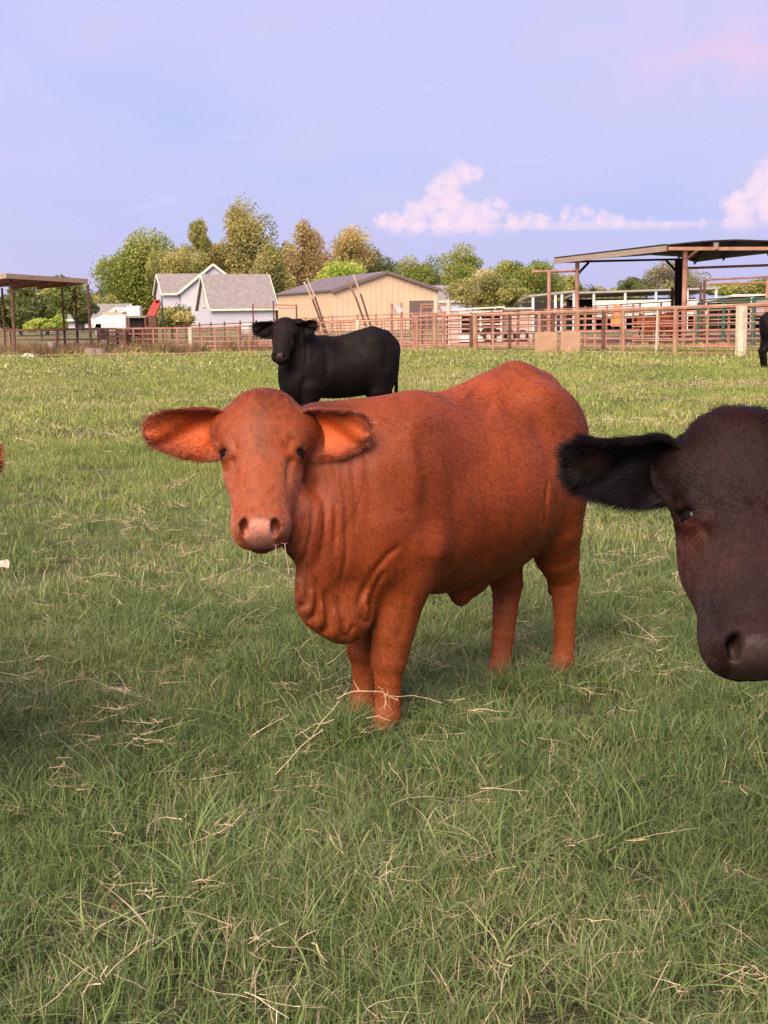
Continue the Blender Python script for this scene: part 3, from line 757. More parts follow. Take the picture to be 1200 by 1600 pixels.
def build_cow(name, P, h, loc, yaw, label, cat, coatf, n_fur=0, fur=None, group=None, bounds=((-.95, -.5, -.01), (1.35, .5, 1.40)), seed=1, root_z=0):
    H = P['head']; F = cow_field(P)
    V, Q = surface_net(F, *bounds, h)
    V = smooth_mesh(V, Q, 2)
    nV = len(V)
    Nn = vnormals(V, Q); amt = np.where(np.linalg.norm(V-H.p(.22, 0, -.09), axis=1) < .32, .35, 1.0)[:, None]
    V = V+Nn*amt*(.0050*vnoise(V, 7.5, 31)+.0012*vnoise(V*np.array([1, 1, .5]), 22, 32))[:, None]
    Nn = vnormals(V, Q)
    # colour and comb direction per vertex
    hl = ((V-H.o) @ H.M.T)/H.sc                       # head coordinates
    onhead = 1/(1+np.exp(-np.clip((hl[:, 0]+.0)*30+(.5*0), -30, 30)))*(np.linalg.norm((hl-np.array([.22, 0, -.09]))/np.array([.36, .20, .20]), axis=1) < 1)
    # muzzle pad
    pad = np.clip((hl[:, 0]-.446+.006*np.cos(hl[:, 1]*60))/.018, 0, 1)*np.clip(1.3-1.3*(np.abs(hl[:, 1])/(.060-.20*np.clip(hl[:, 0]-.440, 0, .06)))**4, 0, 1)*np.clip((hl[:, 2]+.112)/.02, 0, 1)
    noz = np.zeros(nV)
    for s in (1, -1): noz = np.maximum(noz, np.exp(-(np.linalg.norm((hl-np.array([.466, .050*s, -.030]))/np.array([.025, .0135, .028]), axis=1))**4))
    eyer = np.zeros(nV)
    for s in (1, -1): eyer = np.maximum(eyer, np.exp(-(np.linalg.norm(hl-np.array([.196, .118*s, -.055]), axis=1)/.029)**4))
    cols = coatf(V, Nn, hl, pad, noz, eyer, H)
    # hooves dark
    hf = V[:, 2] < .052
    # ears
    Vs = [V]; Qs = [Q]; Cs = [cols]; mi = [np.where((pad[Q].mean(1) > .35) & (noz[Q].mean(1) < .25), 1, 0)]
    mi[0][hf[Q].all(1)] = 2
    ears = []
    base = nV
    for side, e in zip((1, -1), P['ears']):
        ev, eq, inn, U = ear_mesh(H, side, **e); ec = P['earcol'](ev, inn, U)
        Vs.append(ev); Qs.append(eq+base); Cs.append(ec); mi.append(np.zeros(len(eq), int)); base += len(ev); ears.append((ev, eq, inn, U, ec, e, side))
    me = mesh_np('body', np.concatenate(Vs), np.concatenate(Qs), (P.get('smat', M_COAT), M_NOSE, M_HOOF), True, np.concatenate(mi))
    set_attr(me, np.concatenate(Cs))
    root = empty(name, loc, yaw, label, cat, group)
    body = link('body', me, root)
    for s in (1, -1):
        bm = bmesh.new(); bmesh.ops.create_uvsphere(bm, u_segments=24, v_segments=16, radius=.0270*H.sc)
        em = bpy.data.meshes.new('eye'); bm.to_mesh(em); bm.free(); em.materials.append(M_EYE)
        for p in em.polygons: p.use_smooth = True
        eo = link('eye', em, root); eo.location = H.p(.196, .1040*s, -.0690)
    if n_fur:
        # comb: body hair lies backwards and down; the face has a whorl between the eyes
        D = np.tile(np.array([-.75, 0, -.65]), (nV, 1))
        up_ = np.clip((V[:, 2]-.95)/.2, 0, 1)[:, None]; D = D*(1-up_)+np.array([-1, 0, -.2])*up_
        low = np.clip((.55-V[:, 2])/.15, 0, 1)[:, None]; D = D*(1-low)+np.array([-.1, 0, -1])*low
        nk_ = np.clip((V[:, 0]-.42)/.2, 0, 1)[:, None]; D = D*(1-nk_)+np.array([-.25, 0, -1])*nk_
        a_ = hl[:, 0]-.19
        hd = np.stack([a_*6, hl[:, 1]*5, 0*a_], 1); nrm_ = np.maximum(np.linalg.norm(hd, axis=1), .25)[:, None]; hd = hd/nrm_
        below = np.clip((hl[:, 0]-.205)/.06, 0, 1)[:, None]; hd = hd*(1-below)+np.array([1, 0, 0])*below
        hdw = hd @ H.M
        oh = onhead[:, None]; D = D*(1-oh)+hdw*oh
        ln, wg = fur(V, Nn, hl, onhead, pad, noz, eyer)
        wg = wg*(pad < .30)*(noz < .3)*(eyer < .25)*(V[:, 2] > .06)
        fur_object('coat', V, Q, wg, n_fur, ln, D, cols, root, seed=seed, rad=P.get('rad', .0004), lift=P.get('lift', .22), hmat=P.get('hmat'))['kind'] = 'stuff'
        for ev, eq, inn, U, ec, e, side in ears:
            d = unit(e['dirv']); fr = P['earfur']
            Dv = np.tile(d, (len(ev), 1)); upv = np.array([0, 0, 1.0])
            Dv = Dv + upv*(U[:, 1:2]*.55) 
            lnv = fr['len']*(1+fr.get('rim', 1.2)*np.clip(np.abs(U[:, 1])*1.3-.3, 0, 1)+fr.get('tip', .6)*np.clip(U[:, 0]*3-2, 0, 1))
            lnv = np.where(inn > 0, lnv*fr.get('inner', .8), lnv)
            wv = np.where(inn > 0, fr.get('wi', .7), 1.0)*(1+1.5*(np.abs(U[:, 1]) > .8))
            fur_object('ear_hair', ev, eq, wv, fr['n'], lnv, Dv, ec, root, seed=seed+5+side, rad=P.get('rad', .0004)*fr.get('rad', 1), lift=fr.get('lift', .3), curl=fr.get('curl', .15), hmat=P.get('hmat'))['kind'] = 'stuff'
    return root, body

# ------------------------------------------------------------------ the red calf in front
def frame_conv(O, yaw):
    c, s = math.cos(yaw), math.sin(yaw)
    def wb(p): 
        x, y = p[0]-O[0], p[1]-O[1]
        return np.array([x*c+y*s, -x*s+y*c, p[2]])
    def wv(v): return np.array([v[0]*c+v[1]*s, -v[0]*s+v[1]*c, v[2]])
    return wb, wv
O_R = (.26, 4.50); YAW_R = R(-135.5)
wb, wv = frame_conv(O_R, YAW_R)
W_ = lambda px, py, Y: wb(at(px, py, Y))
poll = W_(411, 610, 4.02); muz = W_(404, 856, 3.69)
dax = unit(muz-poll)
HR = Head(poll, muz, wv((1, .06, .0)), sc=1.0, taper=.11, ta=.27)
def V4(p, r): return (p[0], p[1], p[2], r)
# folds of the loose dewlap skin, from the throat down to the brisket
def stroke_px(pts, w_, amp, tp=True): return ([W_(*q) for q in pts], w_, amp, tp)
red = dict(head=HR,
    neck=[(.20, 0, .93, .19), (.40, -.01, .90, .18), V4(W_(540, 735, 4.22), .150), V4(W_(475, 700, 4.14), .110)],
    crest=[(.24, 0, 1.03, .085), V4(W_(560, 668, 4.27), .085), V4(W_(500, 672, 4.22), .09)],
    ells=[((.50, -.01, .78), (.17, .15, .24), .08), ((.45, 0, .61), (.17, .14, .18), .08)],
    dewlap=[(W_(512, 855, 4.05), (.11, .075, .17), .06), (W_(498, 922, 4.03), (.085, .06, .13), .05), (W_(540, 957, 4.07), (.11, .075, .10), .05),
            (W_(470, 830, 3.98), (.07, .06, .09), .05), (W_(455, 800, 3.98), (.07, .06, .08), .05)],
    legs=[[(.36, .14, .66, .116), (.385, .098, .50, .084), (.405, .072, .36, .068), (.412, .062, .265, .061), (.415, .060, .20, .046), (.418, .058, .12, .041), (.426, .058, .075, .046), (.445, .060, .040, .040)],
          [(.34, -.14, .66, .116), (.355, -.115, .50, .082), (.37, -.103, .36, .064), (.372, -.100, .265, .057), (.372, -.100, .20, .040), (.375, -.100, .12, .036), (.383, -.100, .075, .043), (.40, -.100, .040, .038)],
          [(-.38, .11, .78, .140), (-.41, .10, .62, .118), (-.47, .085, .50, .086), (-.525, .075, .405, .060), (-.525, .08, .32, .046), (-.522, .08, .22, .039), (-.522, .08, .12, .040), (-.512, .08, .075, .045), (-.495, .08, .040, .040)],
          [(-.38, -.11, .78, .140), (-.33, -.09, .60, .120), (-.32, -.07, .48, .085), (-.335, -.05, .39, .062), (-.32, -.045, .30, .046), (-.30, -.04, .20, .039), (-.29, -.04, .12, .040), (-.28, -.04, .075, .045), (-.265, -.04, .040, .040)]],
    hooves=[(.45, .060, 0), (.405, -.100, 0), (-.49, .08, 0), (-.26, -.04, 0)],
    tail=[(-.51, 0, 1.05, .036), (-.555, -.02, .97, .028), (-.565, -.03, .80, .020), (-.57, -.03, .60, .018), (-.58, -.035, .42, .020), (-.585, -.035, .32, .010)],
    ears=[dict(dirv=wv((1.0, -.10, .04)), face=wv((-.05, -1, -.12)), length=.225, width=.165, droop=.0),
          dict(dirv=wv((-1.0, -.02, .05)), face=wv((-.05, -1, -.12)), length=.262, width=.165, droop=.0)],
)
sheath = W_(712, 935, 4.42)
red['ells'] += [((.02, .0, .50), (.20, .045, .06), .05), ((-.02, .0, .425), (.055, .028, .055), .04), ((-.10, .0, .44), (.06, .03, .04), .04)]
red['strokes'] = []
_F0 = cow_field(red)
_co = wb((0, 0, CAMH))
def spx(pts, w_, amp, tp=True):
    amp *= .78
    """a crease or ridge drawn along the hide"""
    d = np.array([wv(unit(ray(*q))) for q in pts]); p = trace(_F0, _co, d)
    return (list(p), w_, amp, tp)
red['strokes'] = [spx(*q) for q in (
    # creases of the neck
    ([(500, 715), (508, 780), (505, 850), (496, 890)], .011, .008), ([(514, 715), (525, 790), (522, 870)], .009, .009),
    ([(530, 710), (541, 790), (541, 870), (532, 915)], .009, .008), ([(548, 708), (556, 770), (557, 830)], .012, .006),
    ([(486, 740), (489, 800), (480, 860), (470, 885)], .010, .010), ([(474, 800), (472, 840), (458, 875)], .010, .008), ([(568, 700), (578, 760), (582, 820)], .014, .004),
    # dewlap folds and the rounded pads between them
    ([(478, 880), (481, 920), (478, 942), (466, 952)], .009, .018), ([(492, 900), (496, 935), (493, 958), (480, 972)], .009, .020),
    ([(508, 920), (513, 955), (512, 978), (503, 992)], .009, .018), ([(527, 930), (537, 965), (538, 990), (534, 1006)], .009, .016),
    ([(556, 975), (545, 988), (541, 1003)], .008, .012),
    ([(466, 900), (470, 925), (465, 940)], .012, -.010), ([(486, 920), (488, 945), (478, 960)], .010, -.010), ([(502, 940), (504, 968), (492, 982)], .010, -.010), ([(522, 950), (526, 980), (518, 997)], .011, -.008),
    # fold from the point of the shoulder to the brisket
    ([(628, 850), (605, 868), (585, 892), (568, 925), (560, 950)], .010, .014), ([(600, 890), (588, 915), (581, 945), (579, 972)], .008, .016), ([(574, 918), (572, 940), (575, 960)], .008, -.012),
    ([(560, 962), (570, 972), (580, 968)], .007, .010),
    # behind the shoulder, ribs, flank, hip hollow
    ([(655, 660), (662, 710), (668, 780), (672, 850), (662, 905)], .034, .009), ([(640, 655), (648, 720), (655, 790)], .03, -.006),
    ([(700, 700), (712, 780), (718, 860)], .03, .003), ([(745, 690), (760, 770), (765, 850)], .03, .003), ([(790, 690), (805, 760), (806, 830)], .03, .003),
    ([(733, 612), (752, 625), (775, 640)], .06, .012), ([(828, 610), (842, 650), (856, 710), (857, 760)], .04, .008),
    ([(856, 750), (853, 790), (850, 830)], .011, .016), ([(868, 770), (874, 800), (880, 830)], .02, .004),
    ([(795, 575), (835, 600), (870, 640)], .02, -.004), ([(604, 920), (612, 960), (608, 1000)], .016, -.004), ([(640, 920), (632, 970), (618, 1010)], .014, .004))]
def red_coat(V, Nn, hl, pad, noz, eyer, H):
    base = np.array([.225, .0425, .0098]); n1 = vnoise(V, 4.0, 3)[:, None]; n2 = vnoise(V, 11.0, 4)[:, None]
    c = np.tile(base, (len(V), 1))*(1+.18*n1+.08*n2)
    # legs and belly are a lighter tan red; crown and neck darker
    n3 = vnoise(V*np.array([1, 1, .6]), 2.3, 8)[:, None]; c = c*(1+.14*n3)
    # saddle tone and painted shade on shoulder, hip hollow, rump, flank; painted highlights along back
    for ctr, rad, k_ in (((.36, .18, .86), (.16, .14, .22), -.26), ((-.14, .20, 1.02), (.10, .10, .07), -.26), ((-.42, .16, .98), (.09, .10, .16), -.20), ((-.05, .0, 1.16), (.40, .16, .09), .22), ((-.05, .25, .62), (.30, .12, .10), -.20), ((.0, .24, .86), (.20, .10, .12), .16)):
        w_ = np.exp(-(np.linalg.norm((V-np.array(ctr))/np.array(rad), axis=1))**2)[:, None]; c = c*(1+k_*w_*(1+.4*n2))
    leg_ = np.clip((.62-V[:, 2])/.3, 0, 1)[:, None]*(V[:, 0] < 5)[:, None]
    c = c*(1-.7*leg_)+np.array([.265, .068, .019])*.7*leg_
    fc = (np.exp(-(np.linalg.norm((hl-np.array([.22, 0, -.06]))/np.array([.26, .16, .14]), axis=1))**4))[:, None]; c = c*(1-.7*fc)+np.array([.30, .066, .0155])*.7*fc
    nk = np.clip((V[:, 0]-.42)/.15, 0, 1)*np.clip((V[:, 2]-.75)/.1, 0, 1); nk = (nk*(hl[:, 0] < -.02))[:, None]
    c = c*(1-.46*nk)  # shade on the neck painted into the coat colour
    # darker whorl of hair down the middle of the forehead
    wh = np.exp(-(hl[:, 1]/(.030+.010*np.sin(hl[:, 0]*90)))**2)*np.clip((hl[:, 0]+.02)/.04, 0, 1)*np.clip((.26-hl[:, 0])/.06, 0, 1)*(hl[:, 2] > -.1); c = c*(1-.28*wh[:, None])
    mz = np.clip((hl[:, 0]-.39)/.04, 0, 1)[:, None]*(np.abs(hl[:, 1]) < .15)[:, None]*(hl[:, 2] < .1)[:, None]
    c = c*(1-mz*.5)+np.array([.27, .075, .032])*.5*mz
    p = pad[:, None]; c = c*(1-p)+np.array([.46, .185, .130])*p*(1+.12*vnoise(V, 60, 5)[:, None])+0
    z = noz[:, None]; c = c*(1-.92*z)+np.array([.05, .014, .010])*.92*z
    e = eyer[:, None]; c = c*(1-.8*e)+np.array([.035, .012, .008])*.85*e
    return np.clip(c, 0.003, 1)
def red_ear(ev, inn, U):
    c = np.tile(np.array([.19, .036, .012]), (len(ev), 1))
    ins = (inn > 0)*np.clip(1.15-np.abs(U[:, 1])*1.1, 0, 1)*np.clip(1.4-U[:, 0]*1.2, 0, 1)
    c = c*(1-ins[:, None])+np.array([.66, .115, .020])*ins[:, None]  # orange glow of light through the ear, painted into the lining
    return c*(1+.15*vnoise(ev, 30, 9)[:, None])
red['earcol'] = red_ear
red['earfur'] = dict(n=9000, len=.012, rim=1.0, tip=.6, inner=.7, wi=.5)
def red_fur(V, Nn, hl, onhead, pad, noz, eyer):
    ln = np.full(len(V), .0125); ln = ln*(1-onhead*.35)
    ln += .016*np.exp(-(np.linalg.norm(hl-np.array([.0, 0, -.03]), axis=1)/.075)**2)
    wg = np.ones(len(V))+onhead*2.0
    return ln, wg
red['rad'] = .00052; red['lift'] = .16
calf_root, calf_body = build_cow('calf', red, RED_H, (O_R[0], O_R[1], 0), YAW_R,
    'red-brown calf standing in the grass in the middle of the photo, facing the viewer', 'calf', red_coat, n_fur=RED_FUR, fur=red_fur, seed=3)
# copy of the same calf at the left edge: mirrored stance, only the tip of one ear reaches the frame
def copy_calf(name, loc, yaw, scale, label, cat, group=None, hair=True, src=None):
    src = src or calf_root
    r = src.copy(); r.name = name; C.objects.link(r); r.location = loc; r.rotation_euler = (0, 0, yaw); r.scale = scale
    r['label'] = label; r['category'] = cat
    for ch in src.children:
        if ch.get('kind') == 'stuff' and not hair: continue
        c = ch.copy(); C.objects.link(c); c.parent = r
    return r
copy_calf('calf', (-2.002, 3.80, 0), math.pi-YAW_R, (1, -1, 1), 'second red-brown calf, only an ear tip reaching in at the left edge of the photo', 'calf')

# ------------------------------------------------------------------ generic standing legs for the dark cattle
def std_legs(fx=.40, hx=-.46, w_=.10):
    L_ = []
    for s in (1, -1):
        L_.append([(.34, .14*s, .66, .112), (.36, .115*s, .50, .078), (fx, w_*s, .36, .060), (fx, w_*s, .265, .054), (fx, w_*s, .20, .041), (fx, w_*s, .12, .038), (fx+.01, w_*s, .075, .043), (fx+.03, w_*s, .040, .037)])
    for s in (1, -1):
        L_.append([(-.36, .11*s, .78, .140), (-.37, .12*s, .62, .118), (-.45, .11*s, .50, .078), (-.53, .10*s, .405, .052), (-.52, .10*s, .30, .043), (-.50, .10*s, .20, .039), (-.49, .10*s, .12, .038), (-.48, .10*s, .075, .042), (-.46, .10*s, .040, .036)])
    return L_
def std_hooves(): return [(.435, .10, 0), (.435, -.10, 0), (-.455, .10, 0), (-.455, -.10, 0)]
def black_coat(base, brown, seed):
    def f(V, Nn, hl, pad, noz, eyer, H):
        c = np.tile(np.array(base), (len(V), 1))
        n1 = vnoise(V, 5, seed)[:, None]; n2 = vnoise(V, 16, seed+1)[:, None]
        b = np.clip(.35+.5*n1+.3*n2, 0, 1)
        # rusty hair under the eyes and across the bridge of the nose
        g = np.exp(-(((hl[:, 0]-.30)/.05)**2+((np.abs(hl[:, 1])-.065)/.05)**2))*(hl[:, 2] > -.2)
        g2 = np.exp(-(((hl[:, 0]-.235)/.03)**2+((np.abs(hl[:, 1])-.10)/.03)**2))*(hl[:, 2] > -.2)
        onh = (np.linalg.norm((hl-np.array([.24, 0, -.09]))/np.array([.34, .2, .2]), axis=1) < 1)[:, None]
        k = np.clip(b*.6+g[:, None]*.6+g2[:, None]*1.0, 0, 1)*np.where(onh, 1, .35)
        c = c*(1-k)+np.array(brown)*k
        p = pad[:, None]; c = c*(1-p)+np.array([.038, .021, .018])*p*(1+.15*vnoise(V, 70, 5)[:, None])
        z = noz[:, None]; c = c*(1-.96*z)+np.array([.003, .002, .002])*.96*z
        return np.clip(c, .002, 1)
    return f
def black_ear(ev, inn, U):
    c = np.tile(np.array([.007, .0045, .0045]), (len(ev), 1)); m = (np.exp(-((U[:, 0]-.72)/.12)**2-((U[:, 1]-.25)/.3)**2)*inn)[:, None]
    c = c*(1-.6*m)+np.array([.05, .022, .011])*.6*m
    return c*(1+.2*vnoise(ev, 30, 9)[:, None])

# ------------------------------------------------------------------ the dark calf close to the camera on the right
O_B = (1.60, 2.46); YAW_B = R(180)
wb2, wv2 = frame_conv(O_B, YAW_B); W2 = lambda px, py, Y: wb2(at(px, py, Y))
HB = Head(W2(1172, 648, 2.30), W2(1190, 1004, 2.07), wv2((1, .04, .03)), sc=.925, taper=.20)
near = dict(hmat=M_HAIRD, smat=M_COATD, head=HB, neck=[(.20, 0, .93, .19), (.42, .02, .92, .17), V4(W2(1380, 770, 2.46), .150), V4(W2(1240, 745, 2.42), .105)],
    ells=[((.48, -.01, .76), (.17, .15, .24), .08), ((.43, 0, .61), (.17, .14, .18), .08)],
    legs=std_legs(), hooves=std_hooves(),
    tail=[(-.51, 0, 1.05, .036), (-.565, 0, .97, .028), (-.575, 0, .80, .020), (-.57, 0, .60, .018), (-.565, 0, .42, .020), (-.56, 0, .30, .010)],
    ears=[dict(dirv=wv2((1.0, .1, .05)), face=wv2((.1, -1, -.3)), length=.225, width=.125),
          dict(dirv=wv2((-1.0, .06, .02)), face=wv2((.05, -1, -.22)), length=.215, width=.140, droop=-.002, root=.16, at_=.095, ol=.125, ou=-.066)],
    earcol=black_ear, rad=.00046, lift=.17,
    earfur=dict(n=22000, len=.019, rim=.9, tip=.5, inner=.95, wi=1.0, lift=.20, curl=.14))
def near_fur(V, Nn, hl, onhead, pad, noz, eyer):
    ln = np.full(len(V), .013)
    topk = np.exp(-(np.linalg.norm((hl-np.array([.0, 0, -.03]))/np.array([.07, .12, .07]), axis=1))**2)
    ln = ln + .034*topk - .006*onhead*np.clip((hl[:, 0]-.36)/.06, 0, 1)
    return ln, np.where(np.linalg.norm((hl-np.array([.18, 0, -.09]))/np.array([.42, .30, .30]), axis=1) < 1, 1.0, .07)
near_root, near_body = build_cow('calf', near, NEAR_H, (O_B[0], O_B[1], 0), YAW_B,
    'dark brown-black calf whose long-haired head leans in at the right edge, closest to the viewer', 'calf', black_coat((.0095, .0046, .0040), (.052, .0145, .0090), 21), n_fur=NEAR_FUR, fur=near_fur, seed=11)

# ------------------------------------------------------------------ the black calf standing behind
O_F = (-.41, 13.0); YAW_F = R(-166)
wb3, wv3 = frame_conv(O_F, YAW_F); W3 = lambda px, py, Y: wb3(at(px, py, Y))
HF = Head(W3(447, 504, 12.72), W3(437, 561, 12.46), wv3((1, .05, .0)), sc=.90)
far = dict(hmat=M_HAIRD, smat=M_COATD, trunk=(.245, .80), head=HF, neck=[(.20, 0, .95, .19), (.42, .0, .93, .17), V4(W3(463, 532, 12.85), .150), V4(W3(449, 530, 12.80), .105)],
    ells=[((.47, -.01, .76), (.17, .15, .24), .08), ((.42, 0, .66), (.17, .14, .17), .08)],
    legs=std_legs(), hooves=std_hooves(),
    tail=[(-.51, 0, 1.08, .036), (-.565, 0, 1.0, .028), (-.575, 0, .80, .022), (-.57, 0, .60, .020), (-.565, 0, .42, .028), (-.56, 0, .26, .014)],
    ears=[dict(dirv=wv3((1.0, -.35, .30)), face=wv3((.05, -1, -.1)), length=.27, width=.165, droop=0),
          dict(dirv=wv3((-1.0, .0, .05)), face=wv3((-.05, -1, -.1)), length=.24, width=.165, droop=0)],
    earcol=black_ear, rad=.0012, earfur=dict(n=2500, len=.02, lift=.3))
_F1 = cow_field(far)
def spx3(pts, w_, amp, tp=True):
    d = np.array([wv3(unit(ray(*q))) for q in pts]); p = trace(_F1, wb3((0, 0, CAMH)), d, 9, 14)
    return (list(p), w_, amp, tp)
far['strokes'] = [spx3([(460, 528), (461, 550), (455, 575)], .014, .012), spx3([(468, 528), (470, 550), (466, 580)], .014, .012), spx3([(476, 528), (479, 550), (478, 580)], .014, .010),
    spx3([(505, 540), (512, 570), (508, 600)], .04, .010), spx3([(598, 530), (606, 560), (600, 590)], .04, .010), spx3([(480, 590), (470, 610), (474, 625)], .02, .01)]
def far_fur(V, Nn, hl, onhead, pad, noz, eyer): return np.full(len(V), .014), np.ones(len(V))
far_root, far_body = build_cow('calf', far, FAR_H, (O_F[0], O_F[1], 0), YAW_F,
    'black calf standing side-on behind the red-brown calf, head turned to the viewer', 'calf', black_coat((.0055, .0034, .003), (.020, .008, .0055), 41), n_fur=FAR_FUR, fur=far_fur, seed=15)
far_root.scale = (1, 1, 1.035)
# the black animal walking out of the frame by the pens, and the brown one in the pen
copy_calf('cow', (8.97, 28.5, 0), R(4), (1.05, 1.05, 1.08), 'dark cow walking out at the far right edge, only rump and tail in view', 'cow', hair=False, src=far_root)
# ================================================================== materials of the yard
M_RUST = material('rusty_pipe', (.27, .115, .080), rough=.85, col2=(.48, .27, .20), scale=1.6, bump=.2)
M_RUSTD = material('dark_rusty_pipe', (.085, .045, .035), rough=.85, col2=(.17, .08, .055), scale=5)
M_RUSTL = material('pale_rusty_pipe', (.42, .25, .16), rough=.8, col2=(.30, .14, .09), scale=3)
M_WIRE = material('rusty_wire', (.17, .09, .06), rough=.85, col2=(.25, .14, .10), scale=3)
M_GREENP = material('green_painted_pipe', (.022, .085, .060), rough=.5, col2=(.04, .11, .08), scale=6)
M_CREAMP = material('cream_post', (.62, .55, .42), rough=.8, col2=(.48, .38, .27), scale=6)
M_WHITE = material('white_paint', (.74, .70, .68), rough=.6, col2=(.62, .55, .52), scale=2.5)
M_DIRTYW = material('dusty_white_steel', (.62, .46, .40), rough=.7, col2=(.50, .32, .26), scale=1.6)
M_BLACK = material('black_steel', (.018, .016, .016), rough=.7, col2=(.035, .03, .028), scale=3, spec=.05)
M_TAN = material('tan_fascia', (.46, .34, .21), rough=.8, col2=(.38, .27, .17), scale=3)
M_GREYW = material('weathered_wood', (.30, .235, .185), rough=.9, col2=(.22, .17, .135), scale=4, stretch=(1, 1, 6))
M_PLY = material('plywood_sheet', (.44, .27, .17), rough=.85, col2=(.34, .20, .13), scale=2.5)
M_ORANGE = material('orange_board', (.62, .27, .09), rough=.8, col2=(.50, .22, .08), scale=8)
M_BARN = material('tan_siding', (.60, .44, .30), rough=.6, var=.05, scale=1.5)
M_BARNROOF = material('brown_metal_roof', (.17, .125, .125), rough=.55, var=.08, scale=1)
M_DOOR = material('brown_roller_door', (.155, .11, .105), rough=.6, var=.08)
M_SIDING = material('pale_blue_grey_siding', (.52, .50, .56), rough=.75, var=.04, scale=2)
M_TRIM = material('cream_trim', (.72, .66, .54), rough=.6, var=.05)
M_SHINGLE = material('grey_shingle', (.20, .175, .17), rough=.9, col2=(.28, .245, .235), scale=2.2, detail=8)
M_GLASS = material('window_glass', (.03, .04, .04), rough=.1, spec=.6)
M_RED = material('red_paint', (.42, .07, .06), rough=.5, var=.15, scale=3)
M_GREYM = material('galvanised_sheet', (.30, .27, .26), rough=.5, col2=(.40, .36, .34), scale=2)
M_BARK = material('bark', (.10, .075, .055), rough=.95, var=.3, scale=3)
M_RUBBER = material('rubber', (.02, .018, .018), rough=.8)
def hz(px): return 487-(px-600)*.01484
def zat(px, py, Y): return float(at(px, py, Y)[2])
def P3(px, py, Y): return Vector(at(px, py, Y))
def X0(px, Y, py=None):
    return float(at(px, py if py is not None else hz(px), Y)[0])

# ------------------------------------------------------------------ trees
def mat_leaf(name, c1, c2, c3):
    m = bpy.data.materials.new(name); m.use_nodes = True; t = m.node_tree; b = t.nodes['Principled BSDF']
    b.inputs['Roughness'].default_value = .6; b.inputs['Specular IOR Level'].default_value = .25
    a = nd(t, 'ShaderNodeAttribute', attribute_name='tone'); r = nd(t, 'ShaderNodeValToRGB')
    e = r.color_ramp.elements; e[0].color = (*c1, 1); e[1].color = (*c3, 1); k = e.new(.5); k.color = (*c2, 1)
    t.links.new(a.outputs['Fac'], r.inputs[0]); t.links.new(r.outputs[0], b.inputs['Base Color'])
    tr = nd(t, 'ShaderNodeBsdfTranslucent'); t.links.new(r.outputs[0], tr.inputs['Color'])
    ms = nd(t, 'ShaderNodeMixShader'); ms.inputs[0].default_value = .42
    t.links.new(b.outputs[0], ms.inputs[1]); t.links.new(tr.outputs[0], ms.inputs[2]); t.links.new(ms.outputs[0], t.nodes['Material Output'].inputs['Surface'])
    return m
LEAF = dict(
    green=mat_leaf('leaf_green', (.17, .22, .05), (.31, .36, .085), (.50, .47, .13)),
    dark=mat_leaf('leaf_dark', (0.101, 0.131, 0.050), (0.176, 0.206, 0.066), (0.297, 0.300, 0.099)),
    yellow=mat_leaf('leaf_yellow_green', (.22, .25, .07), (.40, .39, .12), (.56, .48, .18)),
    olive=mat_leaf('leaf_olive', (0.230, 0.225, 0.077), (0.392, 0.362, 0.121), (0.594, 0.500, 0.187)),
    orange=mat_leaf('leaf_rusty', (.34, .23, .10), (.50, .36, .16), (.56, .46, .20)),
    pale=mat_leaf('leaf_pale_autumn', (0.459, 0.338, 0.132), (0.648, 0.500, 0.198), (0.621, 0.575, 0.187)),
    grey=mat_leaf('leaf_grey_green', (0.203, 0.200, 0.110), (0.311, 0.288, 0.154), (0.459, 0.388, 0.220)),
    bright=mat_leaf('leaf_bright', (0.216, 0.312, 0.055), (0.405, 0.500, 0.088), (0.594, 0.620, 0.143)))
